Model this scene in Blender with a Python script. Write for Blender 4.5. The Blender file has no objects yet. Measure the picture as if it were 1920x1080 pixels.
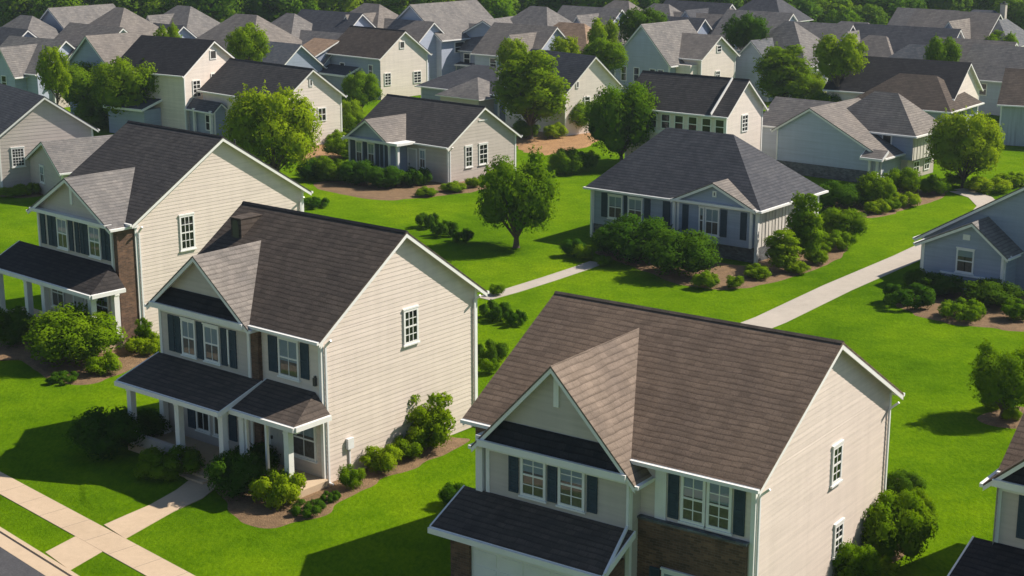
import bpy, math, random
from mathutils import Vector, Matrix
from mathutils import noise as mnoise
R = math.radians
SC = bpy.context.scene
COL = SC.collection

# ------------------------------------------------------------------ camera
CAM_F, CAM_T, CAM_H = 2942.55, 14.307, 20.95
cd = bpy.data.cameras.new("camera"); cam = bpy.data.objects.new("camera", cd); COL.objects.link(cam)
cd.sensor_width = 36.0; cd.lens = CAM_F/1920*36
cd.clip_start = 0.5; cd.clip_end = 3000
cam.location = (0, 0, CAM_H); cam.rotation_euler = (R(90-CAM_T), 0, 0)
SC.camera = cam

# ------------------------------------------------------------------ light
SUN_AZ, SUN_EL = 73.0, 44.0
w = bpy.data.worlds.new("World"); SC.world = w; w.use_nodes = True
nt = w.node_tree
sky = nt.nodes.new('ShaderNodeTexSky'); sky.sky_type = 'NISHITA'; sky.sun_disc = False
sky.sun_elevation = R(SUN_EL); sky.sun_rotation = R(SUN_AZ)
sky.air_density = 1.0; sky.dust_density = 0.6; sky.ozone_density = 1.5
bg = nt.nodes['Background']; bg.inputs['Strength'].default_value = 0.068
nt.links.new(sky.outputs['Color'], bg.inputs['Color'])
sd = bpy.data.lights.new("sun", 'SUN'); sun = bpy.data.objects.new("sun", sd); COL.objects.link(sun)
sd.energy = 5.0; sd.angle = R(0.5); sd.color = (1.0, 0.90, 0.78)
sv = Vector((math.sin(R(SUN_AZ))*math.cos(R(SUN_EL)), math.cos(R(SUN_AZ))*math.cos(R(SUN_EL)), math.sin(R(SUN_EL))))
sun.rotation_euler = sv.to_track_quat('Z', 'Y').to_euler(); sun.location = (40, 20, 60)
SC.view_settings.view_transform = 'Standard'; SC.view_settings.look = 'None'
SC.view_settings.exposure = 0.5; SC.view_settings.gamma = 1.0

# ------------------------------------------------------------------ helpers
def at(px, py, z=0.0):
    """world point at height z seen at a survey mark of the photograph (1920x1080)"""
    a = (px-960)/CAM_F; b = (540-py)/CAM_F; t = R(CAM_T)
    d = Vector((a, math.cos(t)+b*math.sin(t), -math.sin(t)+b*math.cos(t)))
    s = (z-CAM_H)/d.z
    return Vector((d.x*s, d.y*s, z))
def mpp(p):
    """metres per photo pixel at point p"""
    t = R(CAM_T)
    return (p.y*math.cos(t)-(p.z-CAM_H)*math.sin(t))/CAM_F

def tag(o, label=None, cat=None, group=None, kind=None):
    if label: o['label'] = label
    if cat: o['category'] = cat
    if group: o['group'] = group
    if kind: o['kind'] = kind
    return o

def empty(name, loc, rz=0.0):
    o = bpy.data.objects.new(name, None); o.empty_display_size = 0.3
    COL.objects.link(o); o.location = loc; o.rotation_euler = (0, 0, rz)
    return o

class MB:
    def __init__(s): s.v = []; s.f = []; s.m = []
    def face(s, pts, m=0):
        i = len(s.v); s.v += [tuple(p) for p in pts]; s.f.append(tuple(range(i, i+len(pts)))); s.m.append(m)
    def box(s, x0, x1, y0, y1, z0, z1, m=0):
        if x0 > x1: x0, x1 = x1, x0
        if y0 > y1: y0, y1 = y1, y0
        if z0 > z1: z0, z1 = z1, z0
        a = [(x0,y0,z0),(x1,y0,z0),(x1,y1,z0),(x0,y1,z0),(x0,y0,z1),(x1,y0,z1),(x1,y1,z1),(x0,y1,z1)]
        for q in ((3,2,1,0),(4,5,6,7),(0,1,5,4),(1,2,6,5),(2,3,7,6),(3,0,4,7)):
            s.face([a[k] for k in q], m)
    def prism(s, poly, d, m=0, mside=None):
        d = Vector(d); p = [Vector(q) for q in poly]; q = [a+d for a in p]; n = len(p)
        s.face(p[::-1], m); s.face(q, m)
        for i in range(n):
            s.face([p[i], p[(i+1) % n], q[(i+1) % n], q[i]], m if mside is None else mside)
    def beam(s, a, b, wd, ht, m=0):
        a = Vector(a); b = Vector(b); d = (b-a).normalized()
        u = d.cross(Vector((0,0,1)))
        if u.length < 1e-4: u = Vector((1,0,0))
        u.normalize(); v = u.cross(d).normalized()
        u *= wd/2; v *= ht/2
        s.prism([a-u-v, a+u-v, a+u+v, a-u+v], b-a, m)
    def tube(s, pts, rad, n=7, m=0):
        rings = []
        for i, p in enumerate(pts):
            p = Vector(p)
            d = (Vector(pts[min(i+1, len(pts)-1)])-Vector(pts[max(i-1, 0)])).normalized()
            u = d.cross(Vector((0.3,0.9,0.1))).normalized(); v = d.cross(u)
            rings.append([p+(u*math.cos(2*math.pi*k/n)+v*math.sin(2*math.pi*k/n))*rad[i] for k in range(n)])
        for i in range(len(rings)-1):
            for k in range(n):
                s.face([rings[i][k], rings[i][(k+1) % n], rings[i+1][(k+1) % n], rings[i+1][k]], m)
        s.face(rings[-1], m); s.face(rings[0][::-1], m)
    def build(s, name, mats, parent=None, off=(0,0,0)):
        me = bpy.data.meshes.new(name); ox, oy, oz = off
        me.from_pydata([(a+ox, b+oy, c+oz) for a, b, c in s.v], [], s.f)
        if not isinstance(mats, (list, tuple)): mats = [mats]
        for mt in mats: me.materials.append(mt)
        me.polygons.foreach_set('material_index', s.m)
        uv = me.uv_layers.new(name='uv'); Z = Vector((0,0,1))
        for p in me.polygons:
            n = p.normal
            if n.z < 0: n = -n
            if abs(n.z) > .999: t = Vector((1,0,0)); b = Vector((0,1,0))
            else: t = Z.cross(n).normalized(); b = n.cross(t)
            for li in p.loop_indices:
                c = me.vertices[me.loops[li].vertex_index].co
                uv.data[li].uv = (c.dot(t), c.dot(b))
        me.update()
        o = bpy.data.objects.new(name, me); COL.objects.link(o)
        if parent: o.parent = parent
        return o

# ------------------------------------------------------------------ materials
MC = {}
class NT:
    def __init__(s, name):
        s.mat = bpy.data.materials.new(name); s.mat.use_nodes = True
        s.t = s.mat.node_tree; s.b = s.t.nodes['Principled BSDF']; s.out = s.t.nodes['Material Output']
    def n(s, typ, **kw):
        x = s.t.nodes.new(typ)
        for k, v in kw.items(): setattr(x, k, v)
        return x
    def l(s, a, b): s.t.links.new(a, b)
    def noise(s, vec, scale, detail=4, rough=.55):
        x = s.n('ShaderNodeTexNoise'); x.inputs['Scale'].default_value = scale
        x.inputs['Detail'].default_value = detail; x.inputs['Roughness'].default_value = rough
        if vec is not None: s.l(vec, x.inputs['Vector'])
        return x.outputs['Fac']
    def ramp(s, fac, stops):
        x = s.n('ShaderNodeValToRGB'); e = x.color_ramp.elements
        while len(e) < len(stops): e.new(.5)
        for i, (p, c) in enumerate(stops): e[i].position = p; e[i].color = (*c, 1) if len(c) == 3 else c
        s.l(fac, x.inputs['Fac']); return x.outputs['Color']
    def mix(s, fac, a, b, mode='MIX'):
        x = s.n('ShaderNodeMix', data_type='RGBA', blend_type=mode)
        for sock, val in ((x.inputs[0], fac), (x.inputs[6], a), (x.inputs[7], b)):
            if hasattr(val, 'is_linked'): s.l(val, sock)
            elif isinstance(val, tuple): sock.default_value = (*val, 1)
            else: sock.default_value = val
        return x.outputs[2]
    def bump(s, h, strength, dist=.02, prev=None):
        x = s.n('ShaderNodeBump'); x.inputs['Strength'].default_value = strength; x.inputs['Distance'].default_value = dist
        s.l(h, x.inputs['Height'])
        if prev is not None: s.l(prev, x.inputs['Normal'])
        return x.outputs['Normal']

def sc3(c, k): return tuple(min(1, a*k) for a in c)

def paint(name, c, rough=.55, var=.08, nscale=2.0):
    if name in MC: return MC[name]
    N = NT(name); tc = N.n('ShaderNodeTexCoord').outputs['Object']
    f = N.noise(tc, nscale, 5)
    N.l(N.ramp(f, [(.3, sc3(c, 1-var)), (.7, sc3(c, 1+var))]), N.b.inputs['Base Color'])
    N.b.inputs['Roughness'].default_value = rough
    N.l(N.bump(N.noise(tc, 40, 2), .15, .01), N.b.inputs['Normal'])
    MC[name] = N.mat; return N.mat

def siding_mat(name, c, lap=None):
    """painted lap boards with slight board-to-board difference and weather streaks"""
    if name in MC: return MC[name]
    N = NT(name); tc = N.n('ShaderNodeTexCoord').outputs['Object']
    mp = N.n('ShaderNodeMapping'); N.l(tc, mp.inputs['Vector']); mp.inputs['Scale'].default_value = (.25, .25, 5.0)
    f1 = N.noise(mp.outputs[0], 1.6, 4)
    mp2 = N.n('ShaderNodeMapping'); N.l(tc, mp2.inputs['Vector']); mp2.inputs['Scale'].default_value = (2.2, 2.2, .22)
    f2 = N.noise(mp2.outputs[0], 1.3, 5)
    a = N.ramp(f1, [(.28, sc3(c, .86)), (.72, sc3(c, 1.08))])
    col = N.mix(.22, a, N.ramp(f2, [(.3, sc3(c, .72)), (.62, c)]))
    sep = N.n('ShaderNodeSeparateXYZ'); N.l(tc, sep.inputs[0])
    # splash-back dirt close to the ground
    gr = N.n('ShaderNodeMapRange'); N.l(sep.outputs['Z'], gr.inputs[0]); gr.inputs[1].default_value = 0.0; gr.inputs[2].default_value = 1.3
    gr.inputs[3].default_value = .35; gr.inputs[4].default_value = 0
    mul = N.n('ShaderNodeMath', operation='MULTIPLY'); N.l(gr.outputs[0], mul.inputs[0]); N.l(N.noise(tc, 1.1, 5), mul.inputs[1])
    col = N.mix(mul.outputs[0], col, (c[0]*.62, c[1]*.53, c[2]*.42))
    N.l(col, N.b.inputs['Base Color']); N.b.inputs['Roughness'].default_value = .6
    if lap:
        md = N.n('ShaderNodeMath', operation='MULTIPLY'); N.l(sep.outputs['Z'], md.inputs[0]); md.inputs[1].default_value = 1/lap
        fr = N.n('ShaderNodeMath', operation='FRACT'); N.l(md.outputs[0], fr.inputs[0])
        inv = N.n('ShaderNodeMath', operation='SUBTRACT'); inv.inputs[0].default_value = 1; N.l(fr.outputs[0], inv.inputs[1])
        N.l(N.bump(inv.outputs[0], .5, .03), N.b.inputs['Normal'])
    MC[name] = N.mat; return N.mat

def batten_mat(name, c):
    if name in MC: return MC[name]
    N = NT(name); tc = N.n('ShaderNodeTexCoord').outputs['Object']
    mp = N.n('ShaderNodeMapping'); N.l(tc, mp.inputs['Vector']); mp.inputs['Scale'].default_value = (2.5, 2.5, .16)
    f = N.noise(mp.outputs[0], 1.6, 5, .65)
    N.l(N.ramp(f, [(.3, sc3(c, .5)), (.48, sc3(c, .88)), (.7, sc3(c, 1.08))]), N.b.inputs['Base Color'])
    N.b.inputs['Roughness'].default_value = .7
    N.l(N.bump(f, .4, .03), N.b.inputs['Normal'])
    MC[name] = N.mat; return N.mat

def shingle(name, c, row=.21, warm=None):
    if name in MC: return MC[name]
    N = NT(name); uv = N.n('ShaderNodeTexCoord').outputs['UV']; ob = N.n('ShaderNodeTexCoord').outputs['Object']
    # hand-laid courses wander a little
    dn = N.n('ShaderNodeTexNoise'); dn.inputs['Scale'].default_value = 1.1; dn.inputs['Detail'].default_value = 3; N.l(uv, dn.inputs['Vector'])
    sub = N.n('ShaderNodeVectorMath', operation='SUBTRACT'); N.l(dn.outputs['Color'], sub.inputs[0]); sub.inputs[1].default_value = (.5,.5,.5)
    sca = N.n('ShaderNodeVectorMath', operation='MULTIPLY'); N.l(sub.outputs[0], sca.inputs[0]); sca.inputs[1].default_value = (.25,.13,0)
    add = N.n('ShaderNodeVectorMath', operation='ADD'); N.l(uv, add.inputs[0]); N.l(sca.outputs[0], add.inputs[1])
    bt = N.n('ShaderNodeTexBrick'); N.l(add.outputs[0], bt.inputs['Vector'])
    bt.offset = .5; bt.inputs['Scale'].default_value = 1; bt.inputs['Brick Width'].default_value = .31; bt.inputs['Row Height'].default_value = row
    bt.inputs['Mortar Size'].default_value = .012; bt.inputs['Mortar Smooth'].default_value = .3; bt.inputs['Bias'].default_value = 0
    w2 = warm or c
    bt.inputs['Color1'].default_value = (*sc3(c, .93), 1); bt.inputs['Color2'].default_value = (*sc3(w2, 1.04), 1)
    bt.inputs['Mortar'].default_value = (*sc3(c, .85), 1)
    big = N.ramp(N.noise(ob, .55, 6, .6), [(.25, (.80,.80,.82)), (.75, (1.16,1.14,1.10))])
    mpv = N.n('ShaderNodeMapping'); N.l(uv, mpv.inputs['Vector']); mpv.inputs['Scale'].default_value = (1.3, 6.0, 1)
    streak = N.ramp(N.noise(mpv.outputs[0], 1.0, 3), [(.34, (.88,.875,.87)), (.66, (1.09,1.085,1.08))])
    mps = N.n('ShaderNodeMapping'); N.l(uv, mps.inputs['Vector']); mps.inputs['Scale'].default_value = (2.2, .18, 1)
    run = N.ramp(N.noise(mps.outputs[0], 1.0, 5, .6), [(.3, (.88,.88,.88)), (.7, (1.08,1.07,1.06))])
    gran = N.ramp(N.noise(ob, 26, 2), [(.3, (.86,.86,.86)), (.7, (1.14,1.14,1.14))])
    col = N.mix(1.0, bt.outputs['Color'], big, 'MULTIPLY'); col = N.mix(1.0, col, gran, 'MULTIPLY')
    # each course is darker along its lower edge, fading upward
    sp2 = N.n('ShaderNodeSeparateXYZ'); N.l(add.outputs[0], sp2.inputs[0])
    m3 = N.n('ShaderNodeMath', operation='MULTIPLY'); N.l(sp2.outputs['Y'], m3.inputs[0]); m3.inputs[1].default_value = 1/row
    f3 = N.n('ShaderNodeMath', operation='FRACT'); N.l(m3.outputs[0], f3.inputs[0])
    band = N.ramp(f3.outputs[0], [(.0, (.66,.65,.64)), (.14, (.80,.79,.79)), (.34, (1.10,1.10,1.10)), (.92, (1.10,1.10,1.10)), (1.0, (.66,.65,.64))])
    mpb = N.n('ShaderNodeMapping'); N.l(uv, mpb.inputs['Vector']); mpb.inputs['Scale'].default_value = (.9, 3.0, 1)
    col = N.mix(N.ramp(N.noise(mpb.outputs[0], 1.0, 3), [(.3, (.25,)*3), (.6, (1,)*3)]), col, N.mix(1.0, col, band, 'MULTIPLY'))
    col = N.mix(1.0, col, streak, 'MULTIPLY'); col = N.mix(1.0, col, run, 'MULTIPLY')
    N.l(col, N.b.inputs['Base Color']); N.b.inputs['Roughness'].default_value = .85
    N.b.inputs['Specular IOR Level'].default_value = .1
    # sawtooth course relief
    sep = N.n('ShaderNodeSeparateXYZ'); N.l(add.outputs[0], sep.inputs[0])
    md = N.n('ShaderNodeMath', operation='MULTIPLY'); N.l(sep.outputs['Y'], md.inputs[0]); md.inputs[1].default_value = 1/row
    fr = N.n('ShaderNodeMath', operation='FRACT'); N.l(md.outputs[0], fr.inputs[0])
    iv = N.n('ShaderNodeMath', operation='SUBTRACT'); iv.inputs[0].default_value = 1; N.l(fr.outputs[0], iv.inputs[1])
    nb = N.bump(iv.outputs[0], .35, .018)
    nb = N.bump(N.noise(ob, 18, 3), .35, .02, nb)
    N.l(nb, N.b.inputs['Normal'])
    MC[name] = N.mat; return N.mat

def brick_mat(name, c):
    if name in MC: return MC[name]
    N = NT(name); uv = N.n('ShaderNodeTexCoord').outputs['UV']; ob = N.n('ShaderNodeTexCoord').outputs['Object']
    bt = N.n('ShaderNodeTexBrick'); N.l(uv, bt.inputs['Vector']); bt.inputs['Scale'].default_value = 1
    bt.inputs['Brick Width'].default_value = .22; bt.inputs['Row Height'].default_value = .075; bt.inputs['Mortar Size'].default_value = .007
    bt.inputs['Color1'].default_value = (*sc3(c, .7), 1); bt.inputs['Color2'].default_value = (*sc3(c, 1.5), 1); bt.inputs['Mortar'].default_value = (.13,.10,.08,1)
    big = N.ramp(N.noise(ob, 2.2, 5, .65), [(.3, (.6,.6,.6)), (.7, (1.35,1.3,1.25))])
    N.l(N.mix(1.0, bt.outputs['Color'], big, 'MULTIPLY'), N.b.inputs['Base Color']); N.b.inputs['Roughness'].default_value = .85
    N.l(N.bump(bt.outputs['Fac'], -.4, .01), N.b.inputs['Normal'])
    MC[name] = N.mat; return N.mat

def glass_mat():
    N = NT('window_glass')
    N.t.nodes.remove(N.b)
    tr = N.n('ShaderNodeBsdfTransparent'); tr.inputs[0].default_value = (.80,.86,.88,1)
    gl = N.n('ShaderNodeBsdfGlossy'); gl.inputs['Roughness'].default_value = .03; gl.inputs[0].default_value = (.9,.95,1,1)
    fz = N.n('ShaderNodeFresnel'); fz.inputs['IOR'].default_value = 1.6
    mm = N.n('ShaderNodeMath', operation='MULTIPLY_ADD'); N.l(fz.outputs[0], mm.inputs[0]); mm.inputs[1].default_value = .7; mm.inputs[2].default_value = .01
    mx = N.n('ShaderNodeMixShader'); N.l(mm.outputs[0], mx.inputs[0]); N.l(tr.outputs[0], mx.inputs[1]); N.l(gl.outputs[0], mx.inputs[2])
    N.l(mx.outputs[0], N.out.inputs['Surface'])
    return N.mat

def grass_mat():
    N = NT('lawn_grass'); tc = N.n('ShaderNodeTexCoord').outputs['Object']
    big = N.noise(tc, .09, 5, .6); mid = N.noise(tc, .8, 5, .6)
    mp = N.n('ShaderNodeMapping'); N.l(tc, mp.inputs['Vector']); mp.inputs['Scale'].default_value = (1.0, .45, 1); mp.inputs['Rotation'].default_value = (0,0,.5)
    fine = N.noise(mp.outputs[0], 7, 6, .75)
    c = N.ramp(big, [(.3, (.060,.140,.002)), (.5, (.104,.205,.003)), (.72, (.150,.250,.004))])
    c = N.mix(1.0, c, N.ramp(mid, [(.25, (.74,.80,.7)), (.75, (1.22,1.14,1.2))]), 'MULTIPLY')
    c = N.mix(1.0, c, N.ramp(fine, [(.28, (.58,.66,.5)), (.72, (1.36,1.26,1.3))]), 'MULTIPLY')
    N.l(c, N.b.inputs['Base Color']); N.b.inputs['Roughness'].default_value = 1; N.b.inputs['Specular IOR Level'].default_value = 0
    nb = N.bump(N.noise(tc, 9, 5, .75), .7, .12); nb = N.bump(N.noise(tc, .5, 3), .3, .35, nb)
    N.l(nb, N.b.inputs['Normal'])
    return N.mat

def ground_mat(name, c1, c2, s, bs=.6, bd=.05, sp=.25):
    N = NT(name); tc = N.n('ShaderNodeTexCoord').outputs['Object']
    c = N.ramp(N.noise(tc, s, 6, .7), [(.3, c1), (.7, c2)])
    c = N.mix(1.0, c, N.ramp(N.noise(tc, s*7, 3, .7), [(.3, (1-sp,)*3), (.7, (1+sp,)*3)]), 'MULTIPLY')
    N.l(c, N.b.inputs['Base Color']); N.b.inputs['Roughness'].default_value = .9
    N.l(N.bump(N.noise(tc, s*6, 4, .7), bs, bd), N.b.inputs['Normal'])
    return N.mat

def leaf_mat(name, c1, c2, trans=.42):
    N = NT(name); N.t.nodes.remove(N.b)
    tc = N.n('ShaderNodeTexCoord').outputs['Object']; oi = N.n('ShaderNodeObjectInfo')
    base = N.ramp(N.noise(tc, 1.6, 4, .65), [(.3, c1), (.7, c2)])
    hs = N.n('ShaderNodeHueSaturation'); N.l(base, hs.inputs['Color'])
    mr = N.n('ShaderNodeMapRange'); N.l(oi.outputs['Random'], mr.inputs[0]); mr.inputs[3].default_value = .488; mr.inputs[4].default_value = .515
    N.l(mr.outputs[0], hs.inputs['Hue'])
    mv = N.n('ShaderNodeMapRange'); N.l(oi.outputs['Random'], mv.inputs[0]); mv.inputs[3].default_value = 1.15; mv.inputs[4].default_value = .82
    N.l(mv.outputs[0], hs.inputs['Value'])
    df = N.n('ShaderNodeBsdfDiffuse'); N.l(hs.outputs[0], df.inputs[0])
    tl = N.n('ShaderNodeBsdfTranslucent'); N.l(N.mix(1.0, hs.outputs[0], (1.25,1.15,.5), 'MULTIPLY'), tl.inputs[0])
    mx = N.n('ShaderNodeMixShader'); mx.inputs[0].default_value = trans
    N.l(df.outputs[0], mx.inputs[1]); N.l(tl.outputs[0], mx.inputs[2])
    N.l(mx.outputs[0], N.out.inputs['Surface'])
    return N.mat

TRIM = paint('white_trim', (.78,.78,.76), .5, .05)
GUTTER = paint('white_gutter', (.74,.75,.76), .4, .06)
SHUT = paint('navy_shutter', (.022,.047,.070), .7, .15, 6)
INSIDE = paint('dark_room', (.035,.033,.030), .9, .3)
BLIND = paint('window_blind', (.42,.47,.51), .8, .05, 6)
DRAPE = paint('tan_curtain', (.22,.175,.14), .9, .25, 8)
DOORM = paint('door_paint', (.50,.50,.49), .45, .06)
METAL = paint('dark_metal', (.05,.05,.05), .35, .1)
CONC = ground_mat('pale_concrete', (.45,.345,.235), (.53,.41,.285), .5, .25, .01, .05)
DRIVE = ground_mat('pale_driveway', (.36,.325,.275), (.44,.395,.335), .35, .2, .01, .05)
ASPH = ground_mat('asphalt', (.045,.046,.052), (.07,.07,.075), 2.0, .5, .02)
MULCH = ground_mat('bark_mulch', (.150,.092,.044), (.27,.170,.085), 2.6, 1.0, .09)
SOIL = ground_mat('bare_soil', (.26,.14,.055), (.40,.23,.10), .9, .9, .12)
BRICK = brick_mat('brown_brick', (.110,.060,.036))
STONE = brick_mat('blue_stone', (.09,.11,.125))
GRASS = grass_mat()
GLASS = glass_mat()
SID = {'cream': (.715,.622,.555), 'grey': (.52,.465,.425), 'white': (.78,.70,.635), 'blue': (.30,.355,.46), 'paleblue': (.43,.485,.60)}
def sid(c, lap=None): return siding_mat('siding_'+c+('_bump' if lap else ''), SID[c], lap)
RF = {'brown': ((.138,.105,.082), (.155,.118,.092)), 'dark_brown': ((.080,.068,.060), (.096,.080,.069)), 'charcoal': ((.058,.057,.060), (.070,.068,.068)),
      'black': ((.024,.026,.031), (.032,.032,.036)), 'porch': ((.036,.034,.035), (.046,.042,.041)), 'slate': ((.070,.076,.090), (.082,.086,.098)), 'taupe': ((.185,.174,.163), (.210,.194,.180)),
      'grey': ((.165,.163,.162), (.195,.188,.182)), 'tan': ((.27,.195,.135), (.30,.22,.16)), 'bluegrey': ((.115,.13,.15), (.145,.15,.16)), 'sunlit_brown': ((.185,.150,.124), (.200,.162,.134))}
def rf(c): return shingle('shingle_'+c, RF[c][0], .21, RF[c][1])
LEAF = leaf_mat('leaf_green', (.085,.180,.004), (.190,.300,.007))
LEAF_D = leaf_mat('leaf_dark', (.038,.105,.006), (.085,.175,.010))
LEAF_B = leaf_mat('leaf_bright', (.130,.240,.005), (.240,.350,.010), .45)
LEAF_W = leaf_mat('leaf_wood', (.065,.155,.010), (.150,.250,.014))
BARK = ground_mat('bark', (.060,.045,.032), (.12,.09,.065), 5, .8, .04)

# ------------------------------------------------------------------ house kit
def P(side, pl, u, z, o):
    return {'F': (u, pl-o, z), 'B': (u, pl+o, z), 'R': (pl+o, u, z), 'L': (pl-o, u, z)}[side]
def sbox(b, side, pl, u0, u1, z0, z1, o0, o1, m=0):
    p = P(side, pl, u0, z0, o0); q = P(side, pl, u1, z1, o1)
    b.box(p[0], q[0], p[1], q[1], z0, z1, m)

class House:
    """local frame: origin at the front right corner on the ground, +x along the front to the right, +y to the back"""
    def __init__(s, name, label, cat, x, y, yaw, W, D, group='houses of the estate'):
        a = R(yaw); c, n = math.cos(a), math.sin(a); lx, ly = -W/2, D/2
        s.root = empty(name, (x+c*lx-n*ly, y+n*lx+c*ly, 0), a); s.off = (W/2, -D/2, 0)
        tag(s.root, label, cat, group)
        s.x, s.y, s.a = x, y, a
    def put(s, b, name, mats, parent=None):
        return b.build(name, mats, parent or s.root, s.off)
    def wp(s, lx, ly, z=0):
        c, n = math.cos(s.a), math.sin(s.a); return Vector((s.x+c*lx-n*ly, s.y+n*lx+c*ly, z))

def lap_wall(b, side, pl, span, z0, z1, lap, m=0, breaks=()):
    """boards on one wall; span(z) -> (u0,u1)"""
    if not lap:
        zs = [z0]+[k for k in breaks if z0 < k < z1]+[z1]
        left = [P(side, pl, span(z)[0], z, 0) for z in zs]; right = [P(side, pl, span(z)[1], z, 0) for z in zs]
        b.face(left+right[::-1], m); return
    z = z0
    while z < z1-1e-4:
        e = min(z+lap, z1)
        for k in breaks:
            if z+1e-4 < k < e-1e-4: e = k
        (a0, a1), (c0, c1) = span(z+1e-5), span(e-1e-5)
        b.face([P(side, pl, a0, z, .012), P(side, pl, a1, z, .012), P(side, pl, c1, e, .002), P(side, pl, c0, e, .002)], m)
        b.face([P(side, pl, a0, z, 0), P(side, pl, a1, z, 0), P(side, pl, a1, z, .012), P(side, pl, a0, z, .012)], m)
        z = e

def block(H, x0, x1, y0, y1, z0, ze, zr, wall, roof, kind='gable', axis='x', oe=.35, orr=.3, lap=None, trim=True,
          apex=None, ze2=None, walls='FRLB', rake=(1,1), hip=(None,None), y_roof_end=None, T=.075, names=('wall','roof','roof_trim'), ridge=None, corner=True):
    """walls + roof + white trim. axis x: ridge along x (gables R and L); axis y: ridge along y (gables F and B)"""
    ze2 = ze if ze2 is None else ze2
    lo, hi = (y0, y1) if axis == 'x' else (x0, x1)
    ap = (lo+hi)/2 if apex is None else apex
    s1 = (zr-ze)/(ap-lo); s2 = (zr-ze2)/(hi-ap)
    b = MB()
    def gspan(z):
        u0 = lo if z <= ze else lo+(z-ze)/s1
        u1 = hi if z <= ze2 else hi-(z-ze2)/s2
        return (u0, u1)
    g = 'RL' if axis == 'x' else 'FB'
    for sd_ in walls:
        pl = {'F': y0, 'B': y1, 'R': x1, 'L': x0}[sd_]
        if kind == 'gable' and sd_ in g:
            lap_wall(b, sd_, pl, gspan, z0, zr-.01, lap, 0, sorted({ze, ze2}))
        else:
            top = ze
            if axis == 'x' and sd_ == 'B': top = ze2
            if axis == 'y' and sd_ == 'R': top = ze2
            rng = (x0, x1) if sd_ in 'FB' else (y0, y1)
            lap_wall(b, sd_, pl, lambda z: rng, z0, top, lap)
    wo = H.put(b, names[0], wall)
    # roof
    r = MB(); t = MB()
    e0, e1 = (x0, x1) if axis == 'x' else (y0, y1)
    if y_roof_end is not None: e1 = y_roof_end-orr
    E0, E1 = e0-orr*rake[0], e1+orr*rake[1]
    def Q(a, u, z): return (a, u, z) if axis == 'x' else (u, a, z)
    if kind == 'gable':
        for (u, zz, s, sg) in ((lo-oe, ze-oe*s1, s1, -1), (hi+oe, ze2-oe*s2, s2, 1)):
            r.face([Q(E0,u,zz+T), Q(E1,u,zz+T), Q(E1,ap,zr+T), Q(E0,ap,zr+T)])
            r.face([Q(E0,u,zz), Q(E0,ap,zr), Q(E1,ap,zr), Q(E1,u,zz)], 1)
            for E in (E0, E1): r.face([Q(E,u,zz), Q(E,u,zz+T), Q(E,ap,zr+T), Q(E,ap,zr)], 0)
            r.face([Q(E0,u,zz), Q(E1,u,zz), Q(E1,u,zz+T), Q(E0,u,zz+T)], 1)
            if trim:
                # gutter along the eave
                gx0, gx1 = E0-.0, E1+.0
                lo_u, hi_u = (u-.112, u-.004) if sg < 0 else (u+.004, u+.112)
                if axis == 'x': t.box(gx0, gx1, lo_u, hi_u, zz-.045, zz+T-.015)
                elif y_roof_end is None: t.box(lo_u, hi_u, gx0, gx1, zz-.045, zz+T-.015)
                else: t.box(lo_u, hi_u, gx0, min(gx1, y0+1.2), zz-.045, zz+T-.015)
                for E, dE in ((E0, -.05), (E1, .05)):
                    if y_roof_end is not None and dE > 0: continue
                    uu = u-.0 if sg < 0 else u+.0
                    i0, i1 = (E-.052, E-.006) if dE > 0 else (E+.006, E+.052)
                    q = [Q(i0,uu,zz-.15), Q(i0,uu,zz-.003), Q(i0,ap,zr-.003), Q(i0,ap,zr-.15)]
                    t.prism(q, Q(i1-i0,0,0) if axis == 'x' else (0,i1-i0,0))
        if ridge:
            rc = MB(); d = .10
            for sg, s in ((-1, s1), (1, s2)):
                rc.face([Q(E0,ap,zr+T+.035), Q(E1,ap,zr+T+.035), Q(E1,ap+sg*d,zr+T+.03-d*s), Q(E0,ap+sg*d,zr+T+.03-d*s)])
                rc.face([Q(E1,ap,zr+T), Q(E1,ap,zr+T+.035), Q(E1,ap+sg*d,zr+T+.03-d*s), Q(E1,ap+sg*d,zr+T-d*s)])
            H.put(rc, 'ridge_cap', ridge)
    else:
        hl = hip[0] if hip[0] is not None else (hi-lo)/2
        hr = hip[1] if hip[1] is not None else (hi-lo)/2
        zE = ze-oe*s1+T
        A = [Q(e0-oe,lo-oe,zE), Q(e1+oe,lo-oe,zE), Q(e1+oe,hi+oe,zE), Q(e0-oe,hi+oe,zE)]
        r0, r1 = Q(e0+hl,ap,zr+T), Q(e1-hr,ap,zr+T)
        r.face([A[0],A[1],r1,r0]); r.face([A[1],A[2],r1]); r.face([A[2],A[3],r0,r1]); r.face([A[3],A[0],r0])
        dn = lambda p: (p[0],p[1],p[2]-T)
        r.face([dn(p) for p in A], 1)
        for i in range(4): r.face([A[i], A[(i+1)%4], dn(A[(i+1)%4]), dn(A[i])], 1)
        if trim:
            xa, xb = sorted((A[0][0], A[2][0])); ya, yb = sorted((A[0][1], A[2][1]))
            for bx in ((xa-.11,xb+.11,ya-.11,ya-.004), (xa-.11,xb+.11,yb+.004,yb+.11), (xa-.11,xa-.004,ya-.003,yb+.003), (xb+.004,xb+.11,ya-.003,yb+.003)):
                t.box(*bx, zE-T-.06, zE-.02)
    ro = H.put(r, names[1], [roof, TRIM])
    if trim:
        if corner:
            for cx, sx in ((x0, -1), (x1, 1)):
                for cy, sy in ((y0, -1), (y1, 1)):
                    if ('R' if sx > 0 else 'L') not in walls or ('F' if sy < 0 else 'B') not in walls: continue
                    top = (ze if sy < 0 else ze2) if axis == 'x' else (ze if sx < 0 else ze2)
                    t.box(cx-sx*.10, cx+sx*.035, cy-sy*.10, cy+sy*.035, z0, top-.03)
        H.put(t, names[2], TRIM)
    return wo

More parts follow.
